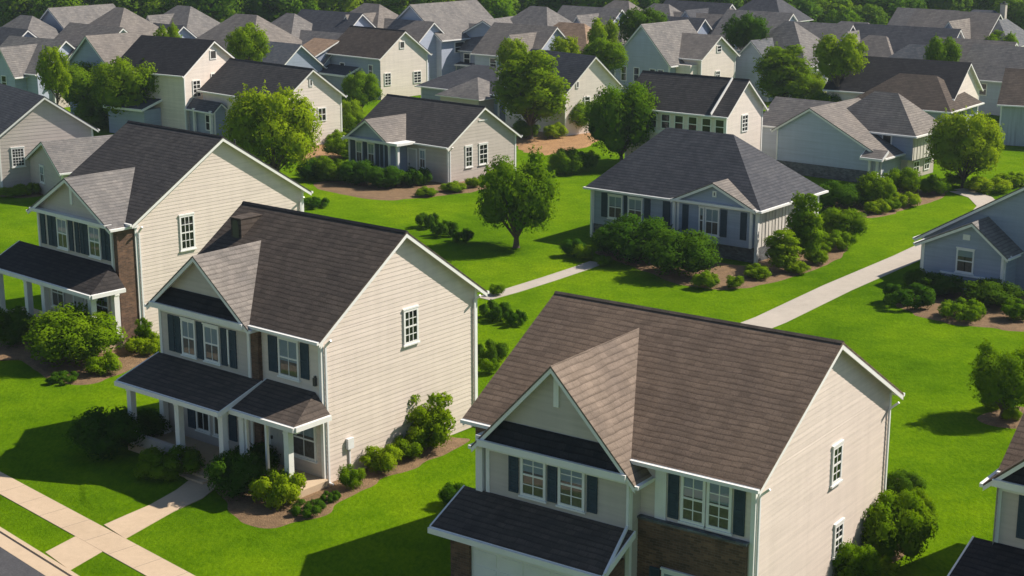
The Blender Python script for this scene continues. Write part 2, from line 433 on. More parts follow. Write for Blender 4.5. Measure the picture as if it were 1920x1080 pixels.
def window(H, side, pl, u0, u1, z0, z1, cols=2, rows=2, detail=True, parent=None, blind=.5, drape=True):
    b = MB(); c = .085
    sbox(b, side, pl, u0, u0+c, z0, z1, 0, .065); sbox(b, side, pl, u1-c, u1, z0, z1, 0, .065)
    sbox(b, side, pl, u0+c, u1-c, z1-c, z1, 0, .065); sbox(b, side, pl, u0+c, u1-c, z0, z0+c, 0, .065)
    if detail: sbox(b, side, pl, u0-.05, u1+.05, z0-.06, z0-.002, 0, .10); sbox(b, side, pl, u0-.03, u1+.03, z1+.002, z1+.07, 0, .08)
    a0, a1, b0, b1 = u0+c, u1-c, z0+c, z1-c; zm = (b0+b1)/2
    mw = .015 if detail else .03
    sbox(b, side, pl, a0, a1, zm-.03, zm+.03, .03, .058)
    for k in range(1, cols):
        u = a0+(a1-a0)*k/cols; sbox(b, side, pl, u-mw, u+mw, b0, b1, .03, .052)
    for hlf in ((b0, zm-.03), (zm+.03, b1)):
        for k in range(1, rows):
            z = hlf[0]+(hlf[1]-hlf[0])*k/rows; sbox(b, side, pl, a0, a1, z-mw, z+mw, .03, .050)
    f = H.put(b, 'window', TRIM, parent)
    g = MB(); g.face([P(side, pl, a0, b0, .042), P(side, pl, a1, b0, .042), P(side, pl, a1, b1, .042), P(side, pl, a0, b1, .042)][::(1 if side in 'FR' else -1)]); H.put(g, 'pane', GLASS, f)
    d = MB(); sbox(d, side, pl, a0, a1, b0, b1, .024, .027); H.put(d, 'dark_interior', INSIDE, f)
    if detail and blind:
        k = MB(); zb = b1-(b1-b0)*blind; sbox(k, side, pl, a0, a1, zb, b1, .0285, .033); H.put(k, 'blind', BLIND, f)
        if drape:
            k = MB()
            wd = (a1-a0)
            for q0, q1 in ((a0, a0+wd*.46), (a0+wd*.52, a1)): sbox(k, side, pl, q0, q1, b0, zb-.01, .0285, .032)
            H.put(k, 'curtain', DRAPE, f)
    return f

def shutter(H, side, pl, u0, u1, z0, z1, slats=True):
    b = MB(); sbox(b, side, pl, u0, u1, z0, z1, 0, .035)
    if slats:
        e = .05
        for q in ((u0,u0+e,z0,z1),(u1-e,u1,z0,z1),(u0+e,u1-e,z0,z0+.08),(u0+e,u1-e,z1-.08,z1),(u0+e,u1-e,(z0+z1)/2-.04,(z0+z1)/2+.04)): sbox(b, side, pl, *q, .036, .055)
        z = z0+.10
        while z < z1-.12:
            if abs(z+.03-(z0+z1)/2) > .08: sbox(b, side, pl, u0+e+.002, u1-e-.002, z, z+.05, .036, .047)
            z += .085
    return H.put(b, 'shutter', SHUT)

def downspout(H, side, pl, u, z0, z1):
    b = MB(); sbox(b, side, pl, u, u+.075, z0, z1-.25, .04, .10)
    p = P(side, pl, u+.037, z1-.27, .07); q = P(side, pl, u+.037, z1, .36)
    b.beam(p, q, .075, .07); sbox(b, side, pl, u, u+.075, z0-.02, z0+.06, .101, .28)
    return H.put(b, 'downspout', GUTTER)

def bay(H, xl, xr, proj, z0, ze, za, wall, roof, lap=None, pent=True, vent='bar', back=None, oe=.35, orr=.35, pent_roof=None, side=True, corner=True):
    block(H, xl, xr, -proj, .02, z0, ze, za, wall, roof, 'gable', 'y', oe, orr, lap, True, walls='FRL' if side else 'F', y_roof_end=back, names=('bay_wall','bay_roof','bay_trim'), corner=corner)
    hw = (xr-xl)/2; s = (za-ze)/hw; xm = (xl+xr)/2
    if pent:
        zt = ze+.60; zb = ze-.10; yo = -proj-.33
        k = MB(); h1 = hw-(zt-ze)/s-.05; h0 = hw-.02
        k.face([(xm-h0,yo,zb+.07),(xm+h0,yo,zb+.07),(xm+h1,-proj-.03,zt),(xm-h1,-proj-.03,zt)])
        k.face([(xm-h0,yo,zb),(xm+h0,yo,zb),(xm+h0,-proj,zb),(xm-h0,-proj,zb)], 1)
        H.put(k, 'pent_roof', [pent_roof or roof, TRIM])
        f = MB(); f.box(xm-hw-.08, xm+hw+.08, yo-.10, yo-.003, zb-.13, zb+.075)
        f.box(xm-hw, xm+hw, -proj-.06, -proj-.026, zb-.34, zb-.14); H.put(f, 'pent_fascia', TRIM)
    if vent == 'bar':
        f = MB(); sbox(f, 'F', -proj, xm-.09, xm+.09, za-1.25, za-.35, .0, .06); H.put(f, 'gable_vent', TRIM)

def gable_vent(H, side, pl, u, z, w_=.5, h_=.7):
    f = MB()
    for q in ((u-w_/2,u-w_/2+.09,z,z+h_),(u+w_/2-.09,u+w_/2,z,z+h_),(u-w_/2+.09,u+w_/2-.09,z,z+.08),(u-w_/2+.09,u+w_/2-.09,z+h_-.08,z+h_)): sbox(f, side, pl, *q, 0, .06)
    v = H.put(f, 'gable_vent', TRIM)
    k = MB(); sbox(k, side, pl, u-w_/2+.09, u+w_/2-.09, z+.08, z+h_-.08, .022, .03); H.put(k, 'louvre', INSIDE, v)

def shed(H, x0, x1, yw, yo, zt, zl, roof, name='porch_roof', hipR=0, hipL=0, T=.10, beam=True):
    """lean-to roof from the wall line yw down to yo"""
    r = MB()
    a, b2 = (x0, yo, zl), (x1, yo, zl); c, d = (x1-hipR, yw, zt), (x0+hipL, yw, zt)
    up = lambda p: (p[0], p[1], p[2]+T)
    r.face([up(a), up(b2), up(c), up(d)]); r.face([a, b2, c, d][::-1], 1)
    r.face([a, b2, up(b2), up(a)], 1)
    if hipR:
        e = (x1, yw, zl); r.face([up(b2), up(e), up(c)]); r.face([b2, e, up(e), up(b2)], 1); r.face([b2, c, e], 1)
    else: r.face([b2, c, up(c), up(b2)], 1)
    if hipL:
        e = (x0, yw, zl); r.face([up(e), up(a), up(d)]); r.face([a, e, up(e), up(a)], 1)
    else: r.face([a, d, up(d), up(a)], 1)
    ro = H.put(r, name, [roof, TRIM])
    t = MB(); t.box(x0-.04, x1+.04, yo-.11, yo-.004, zl-.09, zl+T-.015)
    if hipR: t.box(x1+.004, x1+.10, yo, yw-.03, zl-.09, zl+T-.015)
    else:
        t.prism([(x1+.004,yo,zl-.09),(x1+.004,yo,zl+T+.015),(x1+.004,yw,zt+T+.015),(x1+.004,yw,zt-.09)], (.05,0,0))
    if not hipL:
        t.prism([(x0-.054,yo,zl-.09),(x0-.054,yo,zl+T+.015),(x0-.054,yw,zt+T+.015),(x0-.054,yw,zt-.09)], (.05,0,0))
    if beam: t.box(x0+.15, x1-.15, yo+.22, yo+.42, zl-.26, zl-.01)
    H.put(t, name+'_trim', TRIM)

def column(H, x, y, z0, z1, w_=.24):
    b = MB(); h = w_/2
    b.box(x-h, x+h, y-h, y+h, z0+.18, z1-.12); b.box(x-h-.05, x+h+.05, y-h-.05, y+h+.05, z0, z0+.179)
    b.box(x-h-.04, x+h+.04, y-h-.04, y+h+.04, z1-.119, z1); b.box(x-h-.02, x+h+.02, y-h-.02, y+h+.02, z1-.26, z1-.20)
    return H.put(b, 'porch_column', TRIM)

def door(H, side, pl, u0, u1, z0, z1, m=None):
    b = MB()
    for q in ((u0-.1,u0,z0,z1+.1),(u1,u1+.1,z0,z1+.1),(u0,u1,z1,z1+.1)): sbox(b, side, pl, *q, 0, .06)
    sbox(b, side, pl, u0, u1, z0, z1, 0, .035, 1)
    h = z1-z0; wd = u1-u0
    for a0, a1, c0, c1 in ((.12,.45,.08,.42),(.55,.88,.08,.42),(.12,.45,.5,.92),(.55,.88,.5,.92)):
        sbox(b, side, pl, u0+a0*wd, u0+a1*wd, z0+c0*h, z0+c1*h, .036, .05, 1)
    d = H.put(b, 'door', [TRIM, m or DOORM])
    k = MB(); sbox(k, side, pl, u0+.06, u0+.11, z0+h*.44, z0+h*.5, .036, .10); H.put(k, 'handle', METAL, d)

def chimney(H, x, y, z0, z1, m, w_=.55):
    b = MB(); b.box(x-w_/2, x+w_/2, y-w_/2, y+w_/2, z0, z1)
    c = H.put(b, 'chimney', m)
    k = MB(); k.box(x-w_/2-.06, x+w_/2+.06, y-w_/2-.06, y+w_/2+.06, z1+.002, z1+.09)
    k.box(x-.12, x+.12, y-.12, y+.12, z1+.091, z1+.28); H.put(k, 'chimney_cap', METAL, c)

def vent_pipe(H, x, y, z0, z1):
    b = MB(); b.tube([(x,y,z0),(x,y,z1)], [.05,.05], 8); return H.put(b, 'vent_pipe', METAL)

# ------------------------------------------------------------------ ground, walks, street
def ring(pts, k=6, amp=0.0, seed=0):
    """closed smooth curve through pts"""
    n = len(pts); out = []
    for i in range(n):
        p0, p1, p2, p3 = (Vector(pts[(i+j) % n]) for j in (-1, 0, 1, 2))
        for t in range(k):
            t /= k
            q = .5*((2*p1)+(p2-p0)*t+(2*p0-5*p1+4*p2-p3)*t*t+(3*p1-p0-3*p2+p3)*t**3)
            if amp: q += Vector((mnoise.noise(q*.9+Vector((seed,0,0))), mnoise.noise(q*.9+Vector((0,seed,7))), 0))*amp
            out.append(q)
    return out
def sheet(name, pts, z0, z1, mat, kind='structure'):
    b = MB(); b.prism([(p[0], p[1], z0) for p in pts], (0, 0, z1-z0)); o = b.build(name, mat)
    return tag(o, kind=kind)
def bed(pxs, seed, mat=None, name='mulch_bed', amp=.28):
    pts = ring([at(*p) for p in pxs], 7, amp, seed)
    c = sum(pts, Vector())/len(pts); b = MB(); m = len(pts)
    inn = [Vector((c.x+(p.x-c.x)*.86, c.y+(p.y-c.y)*.86, .05)) for p in pts]
    for i in range(m):
        j = (i+1) % m
        b.face([(pts[i].x, pts[i].y, -.02), (pts[j].x, pts[j].y, -.02), inn[j], inn[i]])
    b.face(inn)
    return tag(b.build(name, mat or MULCH), kind='structure')

gb = MB(); gb.face([(-900,-60,0),(900,-60,0),(900,1400,0),(-900,1400,0)])
tag(gb.build('lawn', GRASS), kind='structure')

# street corner at the lower left
kA, kB = at(0, 990), at(145, 1080); kd = (kB-kA).normalized(); kn = Vector((kd.y, -kd.x, 0))
if kn.y > 0: kn = -kn
def strip(name, n0, n1, z0, z1, mat, a=-60, b=40):
    q = [kA+kd*a+kn*n0, kA+kd*b+kn*n0, kA+kd*b+kn*n1, kA+kd*a+kn*n1]
    return sheet(name, q, z0, z1, mat)
strip('kerb', 0, .16, -.1, .055, CONC)
strip('gutter_pan', .164, .72, -.1, .008, CONC)
strip('road', .724, 9, -.1, .005, ASPH)
# public walk with the crossing house walk
def ext(p, q, k): return p+(p-q).normalized()*k
u0, u1 = at(0, 885), at(365, 1080); l0, l1 = at(0, 927), at(270, 1078)
sheet('pavement', [ext(u0,u1,30), ext(u1,u0,8), ext(l1,l0,8), ext(l0,l1,30)], -.1, .022, CONC)
wk = [at(*p) for p in ((195,985),(238,966),(280,948),(330,920),(356,900),(372,868),(372,845),(430,850),(425,880),(405,915),(380,935),(325,960),(235,1011))]
sheet('house_walk', wk, -.1, .026, CONC)
sheet('kerb_walk', [at(142,1006), at(193,1034), at(131,1070), at(85,1036)], -.1, .018, CONC)
# joints scored across the walk
jb = MB(); wv = (u1-u0).normalized(); wn = (l0-u0); wn -= wv*wn.dot(wv)
for k in range(-6, 12):
    p = u0+wv*(k*1.5+.4); jb.prism([(p.x,p.y,.0205),(p.x+wv.x*.015,p.y+wv.y*.015,.0205),(p.x+wn.x+wv.x*.015,p.y+wn.y+wv.y*.015,.0205),(p.x+wn.x,p.y+wn.y,.0205)], (0,0,.003))
tag(jb.build('pavement_joints', paint('joint_dark', (.16,.14,.12), .9)), kind='structure')

def path_strip(name, cl, wd, mat, z=.02):
    pts = [Vector(p) for p in cl]; L_, R_ = [], []
    for i, p in enumerate(pts):
        d = (pts[min(i+1, len(pts)-1)]-pts[max(i-1, 0)]).normalized(); n = Vector((-d.y, d.x, 0))
        L_.append(p+n*wd/2); R_.append(p-n*wd/2)
    return sheet(name, L_+R_[::-1], -.1, z, mat)
path_strip('driveway', [at(*p) for p in ((1330,645),(1445,600),(1570,540),(1700,484),(1775,448),(1835,412),(1856,388),(1838,370),(1800,358))], 1.7, DRIVE)
path_strip('garden_walk', [at(*p) for p in ((905,560),(960,545),(1030,523),(1090,503),(1120,492))], 1.0, DRIVE)
path_strip('far_walk', [at(*p) for p in ((1800,358),(1850,352),(1900,345),(1960,338))], 1.2, DRIVE, .024)

bed([(868,818),(880,832),(800,868),(720,900),(645,940),(585,978),(500,995),(452,985),(420,955),(400,925),(450,890),(600,880),(760,820)], 1)
bed([(20,640),(-30,640),(-30,675),(40,680),(95,712),(160,724),(215,708),(265,685),(305,660),(300,640),(200,640)], 2)
bed([(600,340),(585,352),(640,366),(705,376),(770,374),(850,366),(925,352),(960,330),(900,320),(760,340)], 3)
bed([(1110,470),(1150,490),(1210,512),(1275,536),(1350,546),(1420,538),(1490,521),(1555,496),(1596,472),(1580,450),(1500,450),(1400,500),(1250,470)], 4)
bed([(1540,385),(1590,408),(1650,408),(1710,390),(1770,372),(1775,352),(1700,350),(1600,365)], 5)
bed([(1680,565),(1700,585),(1780,608),(1860,616),(1940,620),(1940,560),(1850,545),(1740,545)], 6)
bed([(1655,895),(1700,900),(1735,940),(1725,1000),(1680,1060),(1600,1120),(1500,1120),(1560,1020),(1620,950)], 7)
bed([(1828,786),(1870,800),(1920,800),(1950,780),(1920,762),(1860,768)], 8)
bed([(-20,365),(40,372),(90,366),(130,362),(140,350),(60,345),(-20,352)], 9)
bed([(975,248),(965,275),(1000,292),(1060,285),(1120,268),(1125,242),(1060,235)], 10, SOIL, 'bare_soil', .5)
bed([(570,268),(560,300),(600,312),(640,300),(640,275),(610,264)], 11, SOIL, 'bare_soil', .3)
bed([(150,945),(200,955),(300,925),(370,890),(360,870),(250,850),(160,870)], 12, GRASS, 'lawn_hump', .2)
bed([(1880,258),(1890,270),(1960,275),(1960,252)], 14, SOIL, 'bare_soil', .3)

# ------------------------------------------------------------------ the near houses
LAP = .17
# --- cream house beside the crossing walk
H = House('two_storey_house', 'cream two storey house with dark brown roof and dark front porch beside the crossing walks', 'house', -6.76, 53.19, -39.0, 8.5, 8.49)
block(H, -8.5, 0, 0, 8.49, .02, 5.72, 8.66, sid('cream'), rf('dark_brown'), lap=LAP, rake=(.4,1), ridge=rf('black'))
bay(H, -8.62, -3.5, .22, .02, 5.62, 7.68, sid('grey'), rf('taupe'), lap=LAP, back=4.6, vent=None, pent_roof=rf('black'))  # taupe bay roof over a dark brown house, sunlit look put into the colour
b = MB(); b.box(-3.46, -3.08, -.20, -.002, .02, 5.4); H.put(b, 'brick_pier', BRICK)
for u0_, u1_ in ((-7.32,-6.5), (-6.02,-5.14)): window(H, 'F', -.22, u0_, u1_, 3.66, 5.08, 2, 1, blind=.55)
for u0_, u1_ in ((-8.1,-7.78), (-7.72,-7.40), (-6.44,-6.08), (-5.06,-4.74), (-4.58,-4.22)): shutter(H, 'F', -.22, u0_, u1_, 3.66, 5.10)
b = MB(); sbox(b, 'F', -.22, -4.70, -4.62, 3.75, 5.1, 0, .05); H.put(b, 'trim_strip', TRIM)
window(H, 'F', 0, -2.17, -1.1, 3.78, 5.25, 2, 1, blind=.6)
shutter(H, 'F', 0, -2.70, -2.24, 3.85, 5.20); shutter(H, 'F', 0, -1.02, -.60, 3.9, 5.22)
window(H, 'R', 0, 4.26, 5.06, 4.32, 5.66, 3, 2, blind=0)
shed(H, -8.75, -2.9, -.25, -2.30, 3.36, 2.72, rf('dark_brown'))
shed(H, -2.85, .42, -.03, -1.78, 3.40, 2.72, rf('dark_brown'), hipR=.75)
b = MB(); b.box(-8.6, .25, -2.1, -.23, .0, .30); b.box(-2.85, .25, -.226, -.03, .0, .298); H.put(b, 'porch_floor', CONC)
for k in range(2):
    b = MB(); b.box(-4.9, -3.5, -2.45-.28*k, -2.105-.28*k, .0, .2-.1*k); H.put(b, 'step', CONC)
for cx, cy in ((-8.40,-1.95), (-5.6,-1.95), (-3.15,-1.95), (-.15,-1.55), (-2.5,-1.55), (-8.4,-.45)): column(H, cx, cy, .30, 2.66)
window(H, 'F', -.22, -6.7, -5.9, .75, 2.3, 2, 1, blind=.0); window(H, 'F', -.22, -5.7, -4.9, .75, 2.3, 2, 1, blind=.5)
shutter(H, 'F', -.22, -7.2, -6.78, .75, 2.3); shutter(H, 'F', -.22, -4.82, -4.4, .75, 2.3)
door(H, 'F', 0, -2.75, -1.95, .30, 2.4)
window(H, 'F', 0, -1.62, -.35, .85, 2.35, 2, 1, blind=.4)
for u in (-2.3, -1.25):
    b = MB(); b.box(u-.05, u+.05, -1.62, -1.52, .3, 2.66); H.put(b, 'porch_post', TRIM)
b = MB(); b.box(-8.5, -5.75, -2.08, -1.86, .302, .72); H.put(b, 'porch_wall', sid('grey'))
b = MB(); sbox(b, 'F', 0, -.34, -.22, 3.75, 4.05, .02, .12); sbox(b, 'F', 0, -.31, -.25, 4.055, 4.12, .02, .09); H.put(b, 'wall_lantern', METAL)
b = MB(); sbox(b, 'R', 0, 1.1, 1.4, 1.1, 1.5, .02, .14); sbox(b, 'R', 0, 1.22, 1.28, .1, 1.095, .02, .07); H.put(b, 'meter_box', GUTTER)
downspout(H, 'R', 0, .12, .05, 5.5); downspout(H, 'R', 0, 8.28, .05, 5.5)
# arched louvre dormer near the left end of the ridge
b = MB(); b.box(-7.70, -7.10, 2.75, 4.2, 6.8, 8.44); dm = H.put(b, 'dormer', rf('dark_brown'))
b = MB(); b.box(-7.72, -7.08, 2.72, 4.2, 8.442, 8.48); H.put(b, 'dormer_cap', rf('dark_brown'), dm)
b = MB(); arc = [(-7.58, 2.73, 7.62), (-7.24, 2.73, 7.62)]+[(-7.41+.17*math.cos(a*math.pi/10), 2.73, 8.16+.22*math.sin(a*math.pi/10)) for a in range(11)]
b.prism(arc, (0, .012, 0)); H.put(b, 'louvre', METAL, dm)
vent_pipe(H, -2.2, 6.1, 6.8, 8.2)

# --- brown roofed garage house in the foreground
H = House('two_storey_house', 'big brown roofed house with cream siding and white garage door nearest in the foreground', 'house', 6.64, 40.09, -35.4, 9.46, 9.44)
block(H, -9.46, 0, 0, 9.44, .02, 5.38, 8.1, sid('cream'), rf('brown'), lap=LAP, ridge=rf('dark_brown'))
bay(H, -8.62, -3.60, .62, .02, 5.02, 7.66, sid('grey'), rf('sunlit_brown'), lap=LAP, back=5.2, vent='bar', pent_roof=rf('black'))  # bay shingles paler than the main roof: sunlight put into their colour
b = MB(); b.box(-9.43, -8.86, -.12, -.03, .02, 4.98); H.put(b, 'brick_pier', BRICK)
b = MB(); b.box(-9.0, -8.76, -.70, -.03, .02, 4.98); H.put(b, 'corner_trim', TRIM)
for u0_, u1_ in ((-7.36,-6.46), (-6.02,-5.10)): window(H, 'F', -.62, u0_, u1_, 3.42, 4.78, 2, 2, blind=.42)
for u0_, u1_ in ((-7.80,-7.46), (-6.40,-6.08), (-5.02,-4.68)): shutter(H, 'F', -.62, u0_, u1_, 3.44, 4.80)
for u0_, u1_ in ((-2.28,-1.50), (-1.46,-.68)): window(H, 'F', 0, u0_, u1_, 3.62, 5.05, 2, 2, blind=.45)
shutter(H, 'F', 0, -2.70, -2.36, 3.62, 5.05); shutter(H, 'F', 0, -.62, -.28, 3.62, 5.02)
b = MB(); sbox(b, 'F', 0, -3.12, -2.76, 3.5, 5.28, 0, .05); H.put(b, 'trim_board', TRIM)
b = MB(); b.box(-3.66, -.14, -.16, -.03, .02, 3.42); H.put(b, 'brick_wall', BRICK)
b = MB(); b.box(-3.66, -.10, -.22, -.03, 3.424, 3.50); H.put(b, 'brick_ledge', STONE)
b = MB(); b.box(-3.67, -3.64, -.6, -.17, .02, 3.4); H.put(b, 'brick_return', BRICK)
window(H, 'F', -.16, -2.75, -1.3, .9, 2.05, 2, 2, blind=.3); shutter(H, 'F', -.16, -3.15, -2.82, .9, 2.05); shutter(H, 'F', -.16, -1.23, -.9, .9, 2.05)
shed(H, -9.45, -3.42, -.65, -2.35, 3.12, 2.38, rf('dark_brown'), 'garage_roof', hipR=0, beam=False)
for gx0, gx1 in ((-8.95, -8.25), (-4.35, -3.72)):
    b = MB(); b.box(gx0, gx1, -2.05, -.66, .02, 2.30); H.put(b, 'garage_pier', BRICK)
b = MB(); b.box(-8.245, -4.355, -2.0, -.66, 2.07, 2.30); H.put(b, 'garage_lintel', TRIM)
gd = MB(); gd.box(-8.245, -4.355, -1.94, -1.88, .02, 2.066)
for i in range(4):
    for j in range(4):
        gd.box(-8.15+j*.96, -7.33+j*.96, -1.955, -1.941, .08+i*.49, .46+i*.49)
H.put(gd, 'garage_door', TRIM)
window(H, 'R', 0, 5.0, 5.70, 3.56, 4.76, 2, 2, blind=0); window(H, 'R', 0, 5.45, 6.1, 1.1, 2.1, 2, 2, blind=0)
downspout(H, 'R', 0, .10, .05, 5.1); downspout(H, 'R', 0, 9.22, .05, 5.1)
b = MB(); b.beam((-3.62,-.68,4.75), (-3.62,-.68,3.35), .08, .08); b.beam((-3.62,-.68,3.33), (-3.36,-2.30,2.52), .08, .08); H.put(b, 'downspout', GUTTER)
b = MB(); b.beam((-9.3,-.05,5.05), (-9.3,-.05,.1), .08, .08); H.put(b, 'downspout', GUTTER)

# --- cream house with charcoal roof on the left
H = House('two_storey_house', 'cream two storey house with charcoal roof and white columned porch at the left', 'house', -17.64, 71.82, -42.0, 7.4, 10.26)
block(H, -7.4, 0, 0, 10.26, .02, 5.96, 9.2, sid('cream'), rf('charcoal'), lap=LAP, rake=(.5,1), ridge=rf('black'))
bay(H, -6.6, -.35, 1.06, .02, 5.80, 7.6, sid('grey'), rf('grey'), lap=LAP, back=4.4, vent='bar', pent=False)
b = MB(); b.box(-6.7, -.25, -1.46, -1.09, 5.68, 5.84); H.put(b, 'pent_fascia', TRIM)
b = MB(); b.box(-.31, -.03, -1.0, -.03, .02, 5.7); H.put(b, 'brick_pier', BRICK)
for u0_, u1_ in ((-4.9,-4.0), (-2.2,-1.25)): window(H, 'F', -1.06, u0_, u1_, 4.05, 5.55, 2, 1, blind=.55)
for u0_, u1_ in ((-6.35,-5.95), (-5.7,-5.35), (-5.3,-4.98), (-3.9,-3.55), (-3.35,-3.05), (-2.95,-2.65), (-2.6,-2.28), (-1.17,-.85), (-.78,-.5)): shutter(H, 'F', -1.06, u0_, u1_, 4.05, 5.58)
window(H, 'R', 0, 2.50, 3.36, 4.02, 5.70, 3, 2, blind=0)
shed(H, -8.4, .55, -1.1, -2.95, 3.75, 2.85, rf('porch'), hipR=1.0)
b = MB(); b.box(-8.2, .3, -2.75, -1.1, .0, .5); H.put(b, 'porch_floor', CONC)
for cx, cy in ((-8.0,-2.6), (-5.4,-2.6), (-3.9,-2.6), (.05,-2.6), (.05,-1.35)): column(H, cx, cy, .5, 2.8, .28)
window(H, 'F', -1.06, -5.8, -4.7, .95, 2.45, 2, 1, blind=.3); window(H, 'F', -1.06, -2.0, -.9, .95, 2.45, 2, 1, blind=.3)
door(H, 'F', -1.06, -3.8, -2.9, .5, 2.6)
downspout(H, 'R', 0, .12, .05, 5.6); downspout(H, 'R', 0, 10.0, .05, 5.6)
vent_pipe(H, -2.0, 7.6, 7.4, 8.6)

# --- small house with portico in the middle
H = House('bungalow', 'small grey roofed bungalow with shuttered bay and gable porch post in the middle lawn', 'house', -4.63, 112.59, -42.4, 9.91, 7.27)
block(H, -9.91, 0, 0, 7.27, .02, 2.95, 5.3, sid('grey'), rf('charcoal'), lap=.24, ridge=rf('black'))
bay(H, -8.7, -4.3, 1.8, .02, 2.9, 4.3, sid('blue'), rf('taupe'), lap=.24, back=4.2, vent=None, pent=False)
b = MB(); b.box(-8.95, -3.05, -2.2, -1.84, 2.72, 2.9); H.put(b, 'porch_beam', TRIM)
b = MB(); b.box(-4.26, -3.1, -1.8, -.03, 2.7, 2.86); H.put(b, 'porch_ceiling', TRIM)
column(H, -3.45, -1.75, .0, 2.7, .2)
for u0_, u1_ in ((-7.9,-7.2), (-6.6,-5.85)): window(H, 'F', -1.8, u0_, u1_, 1.0, 2.6, 2, 1, blind=.5)
for u0_, u1_ in ((-8.5,-8.0), (-7.1,-6.7), (-5.75,-5.4), (-5.25,-4.95), (-4.75,-4.45)): shutter(H, 'F', -1.8, u0_, u1_, .95, 2.62, False)
door(H, 'F', 0, -4.1, -3.3, .1, 2.2); window(H, 'F', 0, -2.95, -2.3, .9, 2.3, 2, 1, blind=.5)
window(H, 'R', 0, 1.75, 2.5, 1.03, 2.58, 2, 2, blind=0); window(H, 'R', 0, 3.2, 4.15, 1.05, 2.58, 2, 2, blind=0)
b = MB(); sbox(b, 'R', 0, 3.2, 4.1, 4.3, 4.38, .02, .06); H.put(b, 'gable_vent', TRIM)
downspout(H, 'R', 0, .1, .02, 2.75)

# --- hip roofed blue house on the right
H = House('hip_roof_house', 'low blue grey house with big slate hip roof and small front pediment beside the driveway', 'house', 14.05, 87.8, -38.0, 11.5, 7.31)
block(H, -11.5, 0, 0, 7.31, .9, 3.42, 6.6, sid('blue'), rf('slate'), 'hip', hip=(2.9,3.9), lap=.22, walls='FLB')
b = MB(); sbox(b, 'R', 0, 0, 7.31, .9, 3.42, -.05, .0)
for k in range(19): sbox(b, 'R', 0, .12+k*.39, .17+k*.39, .9, 3.40, 0, .03)
H.put(b, 'batten_wall', batten_mat('white_battens', (.66,.63,.58)))
b = MB(); b.box(-11.46, -.02, .04, 7.27, .0, .897); H.put(b, 'foundation', STONE)
bay(H, -5.2, -.25, .30, .9, 3.30, 4.42, sid('blue'), rf('taupe'), lap=.22, back=2.6, vent=None, pent=False, orr=.3)
b = MB(); b.box(-5.5, .05, -.62, -.33, 3.12, 3.26); H.put(b, 'pent_fascia', TRIM)
gable_vent(H, 'F', -.30, -2.72, 3.62, .26, .36)
window(H, 'F', 0, -10.35, -9.3, 1.38, 2.82, 2, 1, blind=.45); window(H, 'F', 0, -8.9, -7.85, 1.38, 2.82, 2, 1, blind=.45)
window(H, 'F', -.30, -3.3, -2.35, 1.35, 2.95, 2, 1, blind=.5); window(H, 'F', -.30, -3.72, -3.36, 1.35, 2.95, 1, 1, blind=.3)
for u0_, u1_ in ((-10.85,-10.43), (-9.2,-8.98), (-7.72,-7.3), (-6.4,-5.9)): shutter(H, 'F', 0, u0_, u1_, 1.4, 2.9)
for u0_, u1_ in ((-4.85,-4.45), (-2.27,-1.85), (-.95,-.55)): shutter(H, 'F', -.30, u0_, u1_, 1.35, 2.95)
b = MB(); b.box(-5.44, -5.30, -.5, -.36, .0, 3.1); b.box(-11.62, -11.46, -.12, .04, .02, 3.25); b.box(-.12, .06, -.10, .08, .02, 3.3); b.box(-.05,.06,7.2,7.36,.02,3.3); H.put(b, 'corner_post', TRIM)
window(H, 'R', 0, 4.4, 5.2, 1.4, 2.7, 2, 1, False)
vent_pipe(H, -7.5, 5.6, 4.5, 5.6)

# --- house at the far left edge
H = House('two_storey_house', 'grey gabled house with one square window cut by the left edge of the photo', 'house', -36.13, 109.43, -54.0, 11.0, 6.9)
block(H, -11, 0, 0, 6.91, .02, 4.1, 6.55, sid('grey'), rf('slate'), lap=.24)
window(H, 'R', 0, .85, 1.8, 1.75, 3.1, 4, 3, blind=0)
block(H, .03, 6.4, 2.1, 6.8, .02, 2.3, 3.9, sid('grey'), rf('grey'), 'gable', 'y', lap=.24, walls='FRB', apex=3.6, names=('wing_wall','wing_roof','wing_trim'))
window(H, 'F', 2.1, 2.2, 3.0, .9, 2.1, 2, 1, True, blind=.4)
# --- blue gabled house by the right edge
H = House('gabled_cottage', 'shaded blue cottage with small front gable cut by the right edge beside the driveway', 'house', 26.1, 80.43, -40.0, 5.1, 8)
block(H, -5.6, 7.5, 1.6, 11, .02, 2.25, 6.2, sid('blue'), rf('grey'), 'gable', 'y', lap=.22)
block(H, -4.7, -.15, -.2, 1.58, .02, 2.35, 3.72, sid('blue'), rf('grey'), 'gable', 'y', lap=.22, walls='FRL', y_roof_end=1.95, names=('wing_wall','wing_roof','wing_trim'), apex=-1.9, ze2=2.35)
window(H, 'F', -.2, -2.75, -1.75, .95, 2.25, 1, 1, True, blind=.3)
b = MB(); sbox(b, 'F', -.2, -3.6, -.9, .78, .87, 0, .12); H.put(b, 'ledge', TRIM)
b = MB(); sbox(b, 'F', -.2, -2.45, -2.05, 2.75, 3.05, .0, .05); H.put(b, 'gable_vent', TRIM)
downspout(H, 'R', -.15, -.1, .05, 2.2)
